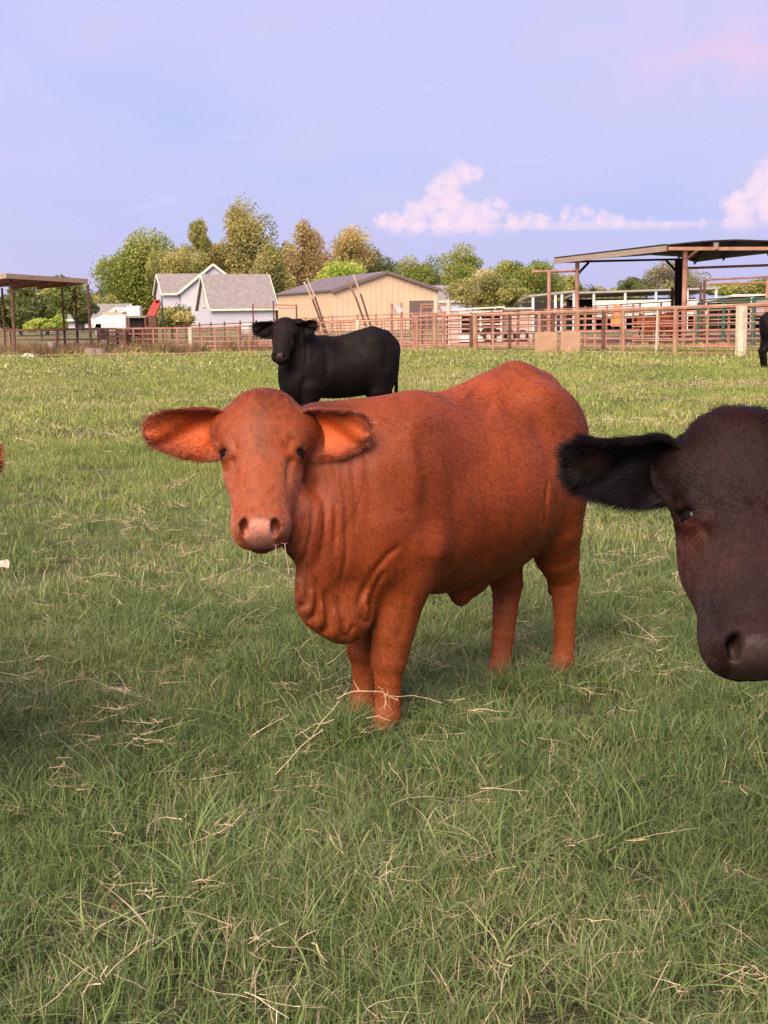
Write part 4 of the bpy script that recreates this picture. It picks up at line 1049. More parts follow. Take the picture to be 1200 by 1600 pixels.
def tree(px, top, wpx, bot, Y, kind, label, name='tree', n=5200, leaf=.22, lobes=20, seed=0, cat='tree', group=None, tall=1.0, droop=0.0, trunk=True, gap=0.0, base=None):
    """px, top, wpx, bot: where its crown stands in the view, turned into metres at distance Y"""
    g = np.random.default_rng(seed+1000)
    wpx = wpx*1.22; top = top-(bot-top)*.06; c = at(px, (top+bot)/2, Y); W = wpx*Y/2000/2; Ht = (zat(px, top, Y)-zat(px, bot, Y))/2; zc = c[2]
    z0 = 0.0 if base is None else base
    t = empty(name, (c[0], Y, z0), 0, label, cat, group); zc -= z0
    # lobes of foliage through the volume of the crown
    LB = []
    for i in range(lobes):
        u = g.normal(0, 1, 3); u /= np.linalg.norm(u); r = g.uniform(.15, 1.0)**.6*.74
        hz_ = u[2]*r; taper = 1-.35*max(0, hz_)*tall
        LB.append((np.array([u[0]*r*W*taper, u[1]*r*W*.8*taper, zc+hz_*Ht]), np.array([W, W*.8, Ht*(.75 if Ht > W else 1.0)])*g.uniform(.28, .46)))
    V = []; T = []
    n = int(n*2.0); leaf *= .74; per = n//lobes
    for ctr, rad in LB:
        u = g.normal(0, 1, (per, 3)); u /= np.linalg.norm(u, axis=1)[:, None]; rr = g.uniform(.30, 1.12, per)**.6
        if gap: rr *= 1+g.normal(0, gap, per)
        p = ctr+u*rr[:, None]*rad
        p[:, 2] -= droop*g.random(per)*rad[2]
        V.append(p); T.append(np.clip(.50+g.normal(0, .26)+g.normal(0, .15, per), 0, 1))
    p = np.concatenate(V); tone = np.concatenate(T); m = len(p)
    k = p[:, 2] > .15; p = p[k]; tone = tone[k]; m = len(p)
    a = g.normal(0, 1, (m, 3)); a /= np.linalg.norm(a, axis=1)[:, None]; b = np.cross(a, g.normal(0, 1, (m, 3))); b /= np.linalg.norm(b, axis=1)[:, None]
    s1 = (leaf*g.uniform(.5, 1.2, m))[:, None]; s2 = s1*.55
    q = np.stack([p-a*s1, p+b*s2, p+a*s1, p-b*s2], 1).reshape(-1, 3)
    me = mesh_np('crown', q, np.arange(4*m).reshape(-1, 4), (LEAF[kind],))
    at_ = me.attributes.new('tone', 'FLOAT', 'POINT'); at_.data.foreach_set('value', np.repeat(tone, 4).astype(np.float32))
    link('crown', me, t)
    if trunk:
        tk = MB(); r0 = max(.06, W*.06); h0 = max(.3, zc-Ht*.6)
        tk.tube((0, 0, 0), (0, 0, h0), r0, r0*.75, 10)
        for i in range(7):
            ctr = LB[i % len(LB)][0]; mid = Vector((ctr[0]*.4, ctr[1]*.4, (h0+ctr[2])/2)); tk.tube((0, 0, h0*.92), mid, r0*.55, r0*.35, 6); tk.tube(mid, ctr, r0*.35, r0*.12, 6)
        tk.build('trunk', M_BARK, t)
    return t
def woods(name, x0, x1, topf, Y, kind, n, seed, leaf=.34):
    g = np.random.default_rng(seed); px = g.uniform(x0, x1, n); tp = np.array([topf(x) for x in px])
    X = np.array([X0(x, Y) for x in px[:1]]); sc_ = Y/2000
    x = (px-600)*sc_; yy = Y+g.uniform(-4, 6, n); zt_ = 1.42+(np.array([hz(q) for q in px])-tp)*sc_
    p = np.stack([x, yy, zt_*g.random(n)**.55], 1)
    a = g.normal(0, 1, (n, 3)); a /= np.linalg.norm(a, axis=1)[:, None]; b = np.cross(a, g.normal(0, 1, (n, 3))); b /= np.linalg.norm(b, axis=1)[:, None]
    s1 = (leaf*g.uniform(.5, 1.2, n))[:, None]; q = np.stack([p-a*s1, p+b*s1*.55, p+a*s1, p-b*s1*.55], 1).reshape(-1, 3)
    me = mesh_np(name, q, np.arange(4*n).reshape(-1, 4), (LEAF[kind],)); at_ = me.attributes.new('tone', 'FLOAT', 'POINT')
    tn = np.clip(.35+.25*np.sin(px*.21+seed)+g.normal(0, .15, n), 0, 1); at_.data.foreach_set('value', np.repeat(tn, 4).astype(np.float32))
    o = link(name, me); o['kind'] = 'stuff'
woods('far_woods', 180, 900, lambda x: 432+7*math.sin(x*.045)+4*math.sin(x*.13)+(18 if x < 215 or x > 870 else 0), 205, 'dark', 26000, 5)
woods('far_woods', 196, 600, lambda x: 396+9*math.sin(x*.05+1)+6*math.sin(x*.16)+3*math.sin(x*.41)+(22 if x < 225 or x > 575 else 0), 190, 'olive', 30000, 9, .24)
woods('far_woods', -40, 170, lambda x: 462+6*math.sin(x*.06)+3*math.sin(x*.17), 190, 'olive', 7000, 6)
woods('far_woods', 900, 1010, lambda x: 452+3*math.sin(x*.2), 230, 'olive', 3000, 7)
tl = [ # px, top, w, bottom, Y, kind, label, extras
 (225, 366, 128, 500, 172, 'green', 'broad green tree with a dense crown left of the house', dict(n=8200, lobes=24, leaf=.30)),
 (272, 372, 66, 462, 168, 'yellow', 'yellow-green tree showing over the house\'s left roof', dict(n=4200)),
 (316, 344, 40, 452, 166, 'yellow', 'narrow upright yellow-green tree beside the tall poplar', dict(n=3600, lobes=12, leaf=.24)),
 (344, 382, 44, 450, 170, 'pale', 'low tree with golden leaves between the narrow tree and the poplar', dict(n=3200, lobes=12)),
 (386, 302, 82, 470, 168, 'olive', 'tallest tree of all, an open poplar rising over the house', dict(n=6400, lobes=26, leaf=.26, gap=.12, tall=1.2)),
 (420, 366, 68, 508, 150, 'olive', 'drooping willow-like olive tree just right of the garage roof', dict(n=5200, droop=1.2, leaf=.24, lobes=18)),
 (474, 333, 68, 500, 164, 'orange', 'tree with rusty orange leaves between the willow and the barn', dict(n=5600, gap=.10, lobes=20, leaf=.24)),
 (546, 342, 72, 440, 176, 'pale', 'thin pale tree with bare yellowing branches above the barn roof', dict(n=2900, gap=.2, lobes=20, leaf=.24)),
 (536, 404, 104, 480, 150, 'bright', 'bright green bushy tree directly behind the barn roof', dict(n=5200, leaf=.26)),
 (600, 400, 62, 480, 180, 'dark', 'dark tree to the right of the pale autumn tree', dict(n=3600)),
 (656, 398, 76, 480, 175, 'green', 'green tree behind the right end of the barn', dict(n=4400)),
 (722, 384, 78, 482, 168, 'green', 'round-topped green tree highest of the row right of the barn', dict(n=5200)),
 (790, 402, 66, 482, 176, 'green', 'green tree between the round-topped tree and the pipe gallows', dict(n=4000)),
 (840, 402, 84, 484, 170, 'green', 'wide green tree behind the rusty T-shaped pipe frame', dict(n=5200)),
 (890, 430, 40, 480, 185, 'green', 'small green tree left of the post of the big shelter', dict(n=2400)),
 (300, 392, 70, 470, 182, 'olive', 'olive tree crown filling behind the ridge of the house', dict(n=3800)),
 (352, 400, 64, 470, 180, 'yellow', 'yellowish crown low behind the poplar and garage roof', dict(n=3400)),
 (446, 376, 52, 500, 172, 'olive', 'olive crown tucked between the willow-like tree and the rusty orange one', dict(n=3400)),
 (506, 378, 48, 480, 178, 'orange', 'thin brownish tree just right of the rusty orange one', dict(n=2600, gap=.15)),
 (574, 382, 50, 470, 182, 'olive', 'olive tree at the right shoulder of the thin pale tree', dict(n=3000, gap=.1)),
 (192, 410, 70, 505, 176, 'dark', 'darker tree at the left foot of the broad green tree', dict(n=4000)),
 (752, 424, 86, 492, 120, 'olive', 'rounded olive-brown shrub behind the stock trailer', dict(n=5200, leaf=.18, name='shrub', cat='shrub')),
 (800, 442, 52, 488, 118, 'yellow', 'lower yellowish shrub to the right of the olive-brown shrub', dict(n=3000, leaf=.18, name='shrub', cat='shrub')),
 (984, 434, 40, 462, 210, 'dark', 'small dark rounded tree seen under the big shelter roof', dict(n=2200)),
 (1050, 405, 92, 468, 190, 'grey', 'sparse grey-green tree framed by the posts of the big shelter', dict(n=5200, gap=.15, lobes=22)),
 (1010, 436, 36, 464, 200, 'dark', 'small dark tree between the rounded one and the grey-green tree', dict(n=1800)),
 (30, 442, 84, 520, 96, 'dark', 'dark green tree under the left end of the tan-edged shelter roof', dict(n=5200, leaf=.20)),
 (72, 448, 80, 520, 100, 'green', 'green tree seen between the posts of the tan-edged shelter', dict(n=5200, leaf=.20)),
 (98, 430, 84, 505, 112, 'dark', 'dark evergreen whose top shows over the tan-edged shelter roof', dict(n=5600, leaf=.20)),
 (128, 458, 40, 512, 118, 'dark', 'dark tree by the right post of the tan-edged shelter', dict(n=2600, leaf=.2)),
 (160, 462, 50, 505, 160, 'olive', 'olive tree behind the small white house', dict(n=2600, leaf=.24)),
 (268, 478, 60, 518, 74, 'olive', 'feathery green shrub in front of the pale house', dict(n=3600, leaf=.13, name='shrub', cat='shrub', gap=.15)),
 (64, 497, 44, 522, 74, 'bright', 'low bright green bush behind the left fence', dict(n=2400, leaf=.12, name='bush', cat='bush')),
 (90, 490, 26, 522, 76, 'bright', 'taller bright green bush beside the low one behind the left fence', dict(n=1800, leaf=.12, name='bush', cat='bush')),
]
for i, (px, top, wp, bot, Y, kind, lab, kw) in enumerate(tl):
    tree(px, top, wp, bot, Y, kind, lab, seed=i*7+3, **kw)
# far hedge line on the right and a low rise of dry ground below it
for i, (px, top, wp, kind, lab) in enumerate(((1125, 446, 50, 'green', 'low green bush furthest left in the distant row right of the shelter post'), (1160, 441, 52, 'olive', 'olive bush in the middle of the distant row at the right'), (1195, 437, 56, 'green', 'tallest green bush of the distant row at the right edge'), (1240, 438, 60, 'olive', 'olive bush of the distant row mostly outside the right edge'))):
    tree(px, top, wp, 466, 230, kind, lab, seed=300+i, name='bush', cat='bush', n=2600, leaf=.34, trunk=False, group='distant bushes at the right', base=2.0)
M_DRYG = material('dry_field', (.22, .19, .09), rough=.95, col2=(.15, .17, .06), scale=.12)
bx_ = np.linspace(20, 140, 41); rows = []
for yy, hh in ((120, -.05), (150, .6), (190, 1.7), (235, 2.3), (420, 2.3), (700, -.5)): rows.append(np.stack([bx_, np.full_like(bx_, yy), hh*np.clip((bx_-20)/25, 0, 1)*np.clip((140-bx_)/25, 0, 1)+.0], 1))
V_ = np.concatenate(rows); i_ = (np.arange(5)[:, None]*41+np.arange(40)[None]).ravel()
link('rising_field', mesh_np('rising_field', V_, np.stack([i_, i_+1, i_+42, i_+41], 1), (M_DRYG,), True))['kind'] = 'structure'
# mown yard behind the pens
M_YARD = material('yard_grass', (.13, .145, .055), rough=.95, col2=(.20, .17, .08), scale=.25)
link('yard_ground', mesh_np('yard_ground', [(-90, 63.5, .034), (90, 63.5, .034), (150, 260, .034), (-150, 260, .034)], [(0, 1, 2, 3)], (M_YARD,)))['kind'] = 'structure'
pal = empty('palm_tree', (X0(927, 190), 190, 0), 0, 'small feathery palm crown over the long low shed', 'tree')
mb = MB(); zt = zat(927, 450, 190)
for i in range(26):
    a = i*2.4; e = .2+.9*((i*7) % 10)/10; L_ = 1.9
    d = Vector((math.cos(a)*math.cos(e), math.sin(a)*math.cos(e), math.sin(e)))
    p0 = Vector((0, 0, zt-.6)); p1 = p0+d*L_*.6; p2 = p1+Vector((d.x, d.y, d.z-.7)).normalized()*L_*.5
    for a_, b_ in ((p0, p1), (p1, p2)):
        s_ = d.cross(Vector((0, 0, 1))).normalized()*.10; mb.add([a_-s_, a_+s_, b_+s_*.7, b_-s_*.7, (a_+b_)/2+Vector((0, 0, .04))], [(0, 1, 2, 3), (0, 4, 1), (1, 4, 2)])
mb.build('fronds', LEAF['grey'], pal)
MB().tube((0, 0, 0), (0, 0, zt-.5), .16, .12).build('trunk', M_BARK, pal)

# ------------------------------------------------------------------ buildings
def gable(name, label, cat, O, u, wu, wv, eave, ridge, mw, mr, axis='u', over=.35, base=0.0, trim=None, siding=0):
    """house block: O near-left corner, u the unit vector to the right, v away; ridge runs along axis"""
    u = Vector((u[0], u[1], 0)).normalized(); v = Vector((-u.y, u.x, 0)); O = Vector((O[0], O[1], 0))
    t = empty(name, O, 0, label, cat) if label else O
    P = lambda a, b, z: u*a+v*b+Vector((0, 0, z))
    if axis == 'u': E0, E1, along, across, LA, LC = (0, wv, u, v, wu, wv)
    else: E0, E1, along, across, LA, LC = (0, wu, v, u, wv, wu)
    Q = lambda a, c, z: along*a+across*c+Vector((0, 0, z))
    m = LC/2
    MB().prism([Q(0, 0, base), Q(0, LC, base), Q(0, LC, eave), Q(0, m, ridge), Q(0, 0, eave)], (0, 0, 0), along*LA).build('wall', mw, t)
    sl = (ridge-eave)/m; th = .14
    for s in (0, 1):
        c0, c1 = (-over, m) if s == 0 else (LC+over, m)
        z0 = eave-sl*over
        MB().prism([Q(-over, c0, z0+.012), Q(-over, c1, ridge+.012), Q(-over, c1, ridge+th), Q(-over, c0, z0+th)], (0, 0, 0), along*(LA+2*over)).build('roof', mr, t)
    if trim:
        for a in (-over-.04, LA+over+.04):
            for s in (0, 1):
                c0 = -over if s == 0 else LC+over
                MB().bar(Q(a, c0, eave-sl*over+.0), Q(a, m, ridge+.0), .07, .26).build('fascia', trim, t)
        for c0 in (-over-.05, LC+over+.05):
            MB().bar(Q(-over, c0, eave-sl*over+.02), Q(LA+over, c0, eave-sl*over+.02), .08, .22).build('fascia', trim, t)
    return t, Q, P, u, v
# barn
Cb = (X0(521, 96.8), 96.8); ub = Vector((16.7, 5.2, 0)).normalized()
barn, Qb, Pb, ub, vb = gable('barn', 'tan metal-sided barn with a low brown roof and roller door', 'barn', Cb, ub, 8.35, 18.6, 3.02, 4.30, M_BARN, M_BARNROOF, axis='v', over=.18)
for i in range(19):    # standing ribs of the cladding on the gable and the long wall
    a = .22+i*.44
    zt_ = 3.02+(4.30-3.02)*(1-abs(a-4.175)/4.175)-.08
    MB().box(-.03, .03, -.028, .0, 0, zt_).build('rib', M_BARN, barn); o = C.objects[-1]; o.location = Pb(a, -.002, 0); o.rotation_euler = (0, 0, math.atan2(ub.y, ub.x))
for i in range(36):
    a = .3+i*.52
    MB().box(-.028, .0, -.03, .03, 0, 2.98).build('rib', M_BARN, barn); o = C.objects[-1]; o.location = Pb(-.002, a, 0); o.rotation_euler = (0, 0, math.atan2(ub.y, ub.x))
dx0 = 8.35*(638-521)/164; dx1 = 8.35*(677-521)/164
dr = empty('roller_door', (0, 0, 0)); dr.parent = barn; dr.location = Pb(dx0, -.04, 0); dr.rotation_euler = (0, 0, math.atan2(ub.y, ub.x))
for k in range(7): MB().box(0, dx1-dx0, -.03-.012*(k % 2), .0, .02+k*.30, .31+k*.30).build('slat', M_DOOR, dr)
MB().box(-.09, -.005, -.06, .01, 0, 2.2).box(dx1-dx0+.005, dx1-dx0+.09, -.06, .01, 0, 2.2).box(-.09, dx1-dx0+.09, -.061, .011, 2.2, 2.3).build('frame', M_BARN, dr)
MB().bar(Pb(-.2, -.24, 2.93), Pb(4.175, -.24, 4.36), .05, .20).bar(Pb(4.175, -.24, 4.36), Pb(8.55, -.24, 2.93), .05, .20).build('fascia', M_BARNROOF, barn)
# garage with steep shingle roof
ug = Vector((.94, .34, 0)).normalized()
gar, Qg, Pg, ug, vg = gable('garage', 'pale garage with a steep grey shingle roof and one narrow window', 'garage', (X0(331, 140), 140), ug, 7.1, 7.0, 2.15, 5.65, M_SIDING, M_SHINGLE, axis='u', over=.30, trim=M_TRIM)
rot_g = math.atan2(vg.y, vg.x)
wf = empty('window', (0, 0, 0)); wf.parent = gar; wf.location = Pg(-.02, 3.5, 2.2); wf.rotation_euler = (0, 0, rot_g)
MB().box(-.75, .75, 0, .08, 0, .14).box(-.75, .75, 0, .08, 1.96, 2.1).box(-.75, -.55, .001, .081, .14, 1.96).box(.55, .75, .001, .081, .14, 1.96).box(-.05, .05, .001, .075, .14, 1.96).build('frame', M_TRIM, wf)
MB().box(-.55, .55, .0, .03, .14, 1.96).build('pane', M_GLASS, wf)
# house behind
hse = empty('house', (0, 0, 0), 0, 'pale blue-grey house with cream trim behind the garage', 'house')
def block(O, uu, wu, wv, eave, ridge, axis, over):
    o, Q, P, u_, v_ = gable('x', 'tmp', 'tmp', O, uu, wu, wv, eave, ridge, M_SIDING, M_SHINGLE, axis=axis, over=over, trim=M_TRIM)
    loc = o.location.copy()
    for ch in list(o.children): ch.parent = hse; ch.location = ch.location+loc
    bpy.data.objects.remove(o); return P
block((X0(257, 150), 150), (.94, .34), 6.2, 5.0, 4.0, 6.05, 'u', .3)
block((X0(283, 147), 147.5), (.985, .17), 7.4, 9.0, 4.05, 7.0, 'v', .3)
nb = gable('house', 'small house with a grey shingle roof between the barn and the olive shrub', 'house', (X0(686, 150), 152), (1, .1), 5.5, 7.0, 2.6, 4.3, M_SIDING, M_SHINGLE, axis='u', over=.3, trim=M_TRIM)
nb2 = gable('house', 'low house with a dark grey roof behind the left shelter', 'house', (X0(98, 130), 130), (1, .05), 6.0, 7.0, 1.15, 2.5, M_SIDING, M_SHINGLE, axis='u', over=.35, trim=M_TRIM)
nb3 = gable('shed', 'small white gabled shed left of the water tank', 'shed', (X0(163, 100), 100), (1, .0), 1.9, 3.0, 1.35, 1.95, M_WHITE, M_WHITE, axis='v', over=.15, trim=M_TRIM)
for a, nbx, dd_ in ((1.2, nb2, 1.0),):
    w2 = MB().box(a, a+.9, -.05, .02, .3, 1.0).build('window', M_GLASS, nbx[0])

# ------------------------------------------------------------------ pipe fences
def lerp(a, b, t): return a+(b-a)*t
def fence(label, x0, t0, b0, x1, t1, b1, rails, posts, mat, rail_r=.03, post_r=.045, pmat=None, wires=0, wire_r=.006, Y=None, name='pipe_fence', top_r=None, up=.0, hw=0, cat='fence', tmat=None):
    """t0,b0 / t1,b1: heights in the view of top rail and foot at either end. rails: fractions of the height"""
    if Y is None: A = ground(x0, b0, .03); B = ground(x1, b1, .03)
    else: A = np.array([X0(x0, Y[0]), Y[0], .03]); B = np.array([X0(x1, Y[1]), Y[1], .03])
    zA = zat(x0, t0, A[1]); zB = zat(x1, t1, B[1])
    root = empty(name, A, 0, label, cat)
    f = lambda s, z: Vector((lerp(A[0], B[0], s)-A[0], lerp(A[1], B[1], s)-A[1], z*(lerp(zA, zB, s)-.03)))
    nseg = max(2, int(abs(B[0]-A[0])/3)); g = np.random.default_rng(int(x0+x1+t0))
    for r_ in rails:
        rr = (top_r or rail_r) if r_ >= .99 else rail_r; mb = MB(); sag = g.normal(0, .008, nseg+1)
        pts = [f(k/nseg, r_+(sag[k] if 0 < k < nseg else 0)) for k in range(nseg+1)]
        mb.path(pts, rr, 6).build('rail', tmat if (tmat and r_ >= .99) else mat, root)
    for p in posts:
        p, m_, pr, ex = (p+(None,)*4)[:4] if isinstance(p, tuple) else (p, None, None, None)
        s = (p-x0)/(x1-x0); s = max(0, min(1, s)); q = f(s, 0); q2 = f(s, 1.0+(ex or up)); lean = g.normal(0, .012)
        MB().tube(q+Vector((0, -.035, -.1)), q2+Vector((lean, -.035, 0)), pr or post_r, n=8).build('post', m_ or pmat or mat, root)
    if wires:
        mb = MB(); n = int(abs(B[0]-A[0])/wires)
        for k in range(1, n): mb.tube(f(k/n, .02), f(k/n, .97), wire_r, n=3)
        for k in range(hw): mb.tube(f(0, (k+.5)/hw*.95), f(1, (k+.5)/hw*.95), wire_r, n=3)
        o = mb.build('wire_mesh', M_WIRE, root); o['kind'] = 'stuff'
    return root
fence('low welded-wire fence with rusty rails below the tan-edged shelter', -40, 517, 545, 157, 514, 547, (1, .52, .04), [21, (22, M_RUSTD, .03), 95, 155], M_RUST, wires=.13, wire_r=.008, post_r=.06, top_r=.05, hw=5)
fence('rusty pipe fence with closely set posts left of the cream post', 157, 514, 547, 298, 513, 548, (1, .75, .5, .25, .05), [158, 170, 183, 197, 212, 226, 243, 261, 279], M_RUST, post_r=.036, rail_r=.022, top_r=.04, wires=.20, wire_r=.011, hw=4)
fence('rusty pipe fence right of the cream post, partly behind the black calf', 298, 513, 548, 645, 499, 549, (1, .8, .6, .4, .2, .04), [(299, M_CREAMP, .085, .05), 318, 341, 363, 380, 398, 420, 470, 508, 540, (567, M_CREAMP, .08, .06), 600, 630], M_RUST, post_r=.032, rail_r=.020, top_r=.036, wires=.24, wire_r=.011, hw=3)
fence('tall many-railed rusty pipe fence in front of the stock trailer', 645, 495, 549, 745, 492.5, 550, (1, .90, .76, .62, .48, .34, .18, .04), [649, (652, M_RUSTL), (681, M_RUSTL, .085, .10), (694, M_RUSTL, .05), (737, M_RUSTD, .07), (743, M_RUSTL, .085, .03)], M_RUST, rail_r=.026, top_r=.045)
fence('long rusty pipe fence with a thick pale top pipe running to the right edge', 745, 492.5, 550, 1230, 475, 556, (1, .82, .66, .50, .34, .17, .03), [(775, M_RUST, .04), (805, M_RUSTD, .055), (858, M_RUSTL, .06), (880, M_RUSTD, .06), (923, M_RUSTL, .055), (964, M_RUSTD, .06), (996, M_RUSTL, .06), (1046, M_CREAMP, .035), (1074, M_RUSTL, .07), (1120, M_RUSTL, .035), (1168, M_CREAMP, .17, .0)], M_RUST, rail_r=.022, top_r=.062, tmat=M_RUSTL, wires=.26, wire_r=.011, hw=5)
# pens behind
fence('dark pipe fence with a thin top rail behind the garage', 270, 510, 0, 470, 501, 0, (1, .7, .4), [290, 312, 329, 350, 375, 400, 430, 455], M_RUSTD, rail_r=.022, post_r=.035, Y=(57, 57), up=.12)
fence('rusty corral rails seen in front of the barn', 440, 499, 0, 700, 488, 0, (1, .86, .7, .5, .3), [449, 478, 505, 520, 560, 588, 612, 627, 645, 668, 690], M_RUST, rail_r=.022, post_r=.035, Y=(55, 54), up=.05)
fence('inner pen fence of thin dark rusty rails behind the tan sheets', 640, 496, 0, 860, 483, 0, (1, .8, .6, .4, .2), [660, 700, 738, 770, 810, 850], M_RUSTD, rail_r=.02, post_r=.035, Y=(52, 50), up=.05)
fence('inner pen fence of reddish rails behind the orange boards', 850, 484, 0, 1000, 478, 0, (1, .85, .7, .55, .4, .2), [880, 915, 930, 948, 970, 990], M_RUST, rail_r=.022, post_r=.04, Y=(49.5, 49), up=.05)
fence('rearmost dark rail fence rising towards the big shelter', 840, 484, 0, 1200, 462, 0, (1, .75, .5), [862, 905, 950, 1003, 1036, 1075, 1100], M_BLACK, rail_r=.02, post_r=.035, Y=(58, 56), up=.0)
fence('close-set reddish pen rails behind the green panels', 990, 489, 0, 1230, 480, 0, (1, .86, .72, .58, .44, .3, .16), [1005, 1030, 1060, 1086, 1140, 1180], M_RUST, rail_r=.022, post_r=.04, Y=(47.5, 46.5))
fence('dark green tubular gate panel left of the cream post', 1090, 473, 0, 1176, 468, 0, (1, .84, .68, .52, .36, .20, .05), [1091, (1131, M_GREENP, .07, .04), 1176], M_GREENP, rail_r=.026, post_r=.05, Y=(44.6, 44.3), name='gate_panel', cat='gate')
fence('dark green tubular gate panel right of the cream post', 1177, 468, 0, 1260, 463, 0, (1, .84, .68, .52, .36, .20, .05), [(1178, M_GREENP, .07, .04), 1225, 1260], M_GREENP, rail_r=.026, post_r=.05, Y=(44.3, 44.0), name='gate_panel', cat='gate')
# leaning loading-chute poles
for (xa, ya, xb, yb, lab) in ((475, 441, 506, 503, 'left pole of the pair leaning before the barn\'s long wall'), (480, 435, 508, 503, 'right pole of the pair leaning before the barn\'s long wall'),
                              (543, 438, 573, 500, 'thinner pinkish pole of the pair leaning before the barn gable'), (552, 429, 579, 500, 'longest leaning pole, before the barn gable')):
    p = empty('leaning_pole', P3(xb, 545, 53.5), 0, lab, 'pole', 'leaning poles before the barn'); o_ = p.location.copy()
    a = P3(xa, ya, 53)-o_; b = P3(xb, yb, 53.5)-o_; m = a.lerp(b, .42); f_ = Vector((b.x+.25, b.y, -o_.z))
    MB().tube(a, m, .042, .042).build('painted_end', M_CREAMP if xa != 543 else M_RUSTL, p); MB().tube(m, f_, .038, .036).build('rusty_end', M_RUSTD, p)

# ------------------------------------------------------------------ big shelter on the right
shl = empty('cattle_shelter', (X0(1071, 50), 50, 0), 0, 'big open shelter with a dark sheet roof on rusty posts at the right', 'shelter'); so = shl.location.copy()
def S(px, py, Y): return P3(px, py, Y)-so
roofm = MB()
A_, B_, C_, D_ = S(866, 405, 50.5), S(1042, 383.5, 47.5), S(1270, 379, 47.5), S(1270, 392, 66)
E_ = S(1019, 398, 60)
def slab(mb, pts, th=.06):
    return mb.prism([p for p in pts], (0, 0, 0), (0, 0, th))
def curved(x): return 0
g1 = [S(1042, 384, 47.5), S(1075, 380.5, 47.4), S(1110, 377.5, 47.3), S(1150, 376, 47.2), S(1200, 377.5, 47.1), S(1270, 381, 47)]
g2 = [S(1019, 399, 62), S(1060, 401, 62), S(1085, 410, 62), S(1130, 404, 61.5), S(1200, 396, 61), S(1270, 389, 60.5)]
v_ = []; f_ = []
for a, b in zip(g1, g2): v_ += [a, b, a+Vector((0, 0, .05)), b+Vector((0, 0, .05))]
for k in range(5):
    b = 4*k; f_ += [(b, b+1, b+5, b+4), (b+2, b+6, b+7, b+3), (b, b+4, b+6, b+2), (b+1, b+3, b+7, b+5)]
f_ += [(0, 2, 3, 1), (20, 21, 23, 22)]
MB().add(v_, f_).build('roof', M_BLACK, shl)
MB().prism([S(866, 404, 50.5), S(1042, 383, 47.5), S(1019, 398.6, 62), S(930, 404.5, 62)], (0, 0, 0), (0, 0, .05)).build('roof', M_BLACK, shl)
MB().bar(S(866, 408.3, 50.4), S(1042, 388, 47.4), .08, .20).build('fascia', M_GREYW, shl)
MB().bar(S(1044, 388.5, 47.35), S(1118, 388.5, 47.3), .10, .12).build('beam', M_RUSTL, shl)
MB().bar(S(1119, 388.6, 47.3), S(1270, 388, 47.2), .10, .12).build('beam', M_RUSTL, shl)
MB().tube(S(1119, 379, 47.28), S(1119, 390, 47.28), .10).build('bracket', M_GREYW, shl)
for k in range(5): MB().bar(g1[k+1]+Vector((0, .2, -.05)), g2[k+1]+Vector((0, 0, -.05)), .07, .10).build('rafter', M_BLACK, shl)
MB().tube(S(870, 409.5, 50.6), S(1088, 404.5, 56), .045).build('beam', M_BLACK, shl)
MB().tube(S(1072, 419, 52), S(1270, 412, 49), .05).build('beam', M_RUST, shl)
def spost(px, py, Y, r, m, lab='post'):
    p = S(px, py, Y); MB().tube((p.x, p.y, -.05), p, r, n=10).build(lab, m, shl)
spost(902, 410, 50.3, .085, M_RUST); spost(1071, 389, 48, .095, M_RUST); spost(1058, 405, 55, .09, M_BLACK); spost(1064, 405, 57, .09, M_BLACK); spost(1051, 450, 56, .07, M_RUSTD)
MB().tube(S(903, 428, 50.3), S(920, 410, 50.3), .05).build('brace', M_BLACK, shl)
MB().tube(S(1058, 425, 55), S(1041, 407, 55), .05).build('brace', M_BLACK, shl)
MB().tube(S(1074, 404, 48), S(1090, 391, 47.6), .05).build('brace', M_RUSTL, shl)
# rusty T-shaped gallows
gal = empty('pipe_gallows', (X0(858, 49), 49, 0), 0, 'rusty T-shaped pipe frame standing left of the big shelter', 'hoop frame'); so2 = gal.location.copy()
G_ = lambda px, py, Y: P3(px, py, Y)-so2
MB().tube(G_(832, 425, 49), G_(899, 423, 49.8), .055).build('crossbar', M_RUST, gal)
MB().tube((0, 0, 0), G_(858, 425, 49), .07).build('post', M_RUST, gal)
# pipe hoop frame right of the shelter post
hp = empty('corral_hoop', (X0(1100, 48), 48, 0), 0, 'rusty double-railed pipe frame right of the shelter posts', 'hoop frame'); so3 = hp.location.copy()
H_ = lambda px, py, Y: P3(px, py, Y)-so3
MB().path([H_(1104, 437, 48), H_(1150, 435, 48), H_(1260, 430, 48)], .04).build('rail', M_RUST, hp)
MB().path([H_(1101, 444, 48), H_(1260, 440, 48)], .04).build('rail', M_RUSTL, hp)
for x in (1095, 1101): p = H_(x, 445 if x == 1095 else 438, 48); MB().tube((p.x, p.y, 0), p, .05).build('post', M_RUSTD, hp)
p = H_(1199, 436, 48); MB().tube((p.x, p.y, 0), p, .05).build('post', M_RUST, hp)
MB().path([H_(1096, 428, 48.1), H_(1106, 426, 48.1), H_(1110, 430, 48.1), H_(1110, 437, 48.1)], .012).build('wire_hook', M_BLACK, hp)

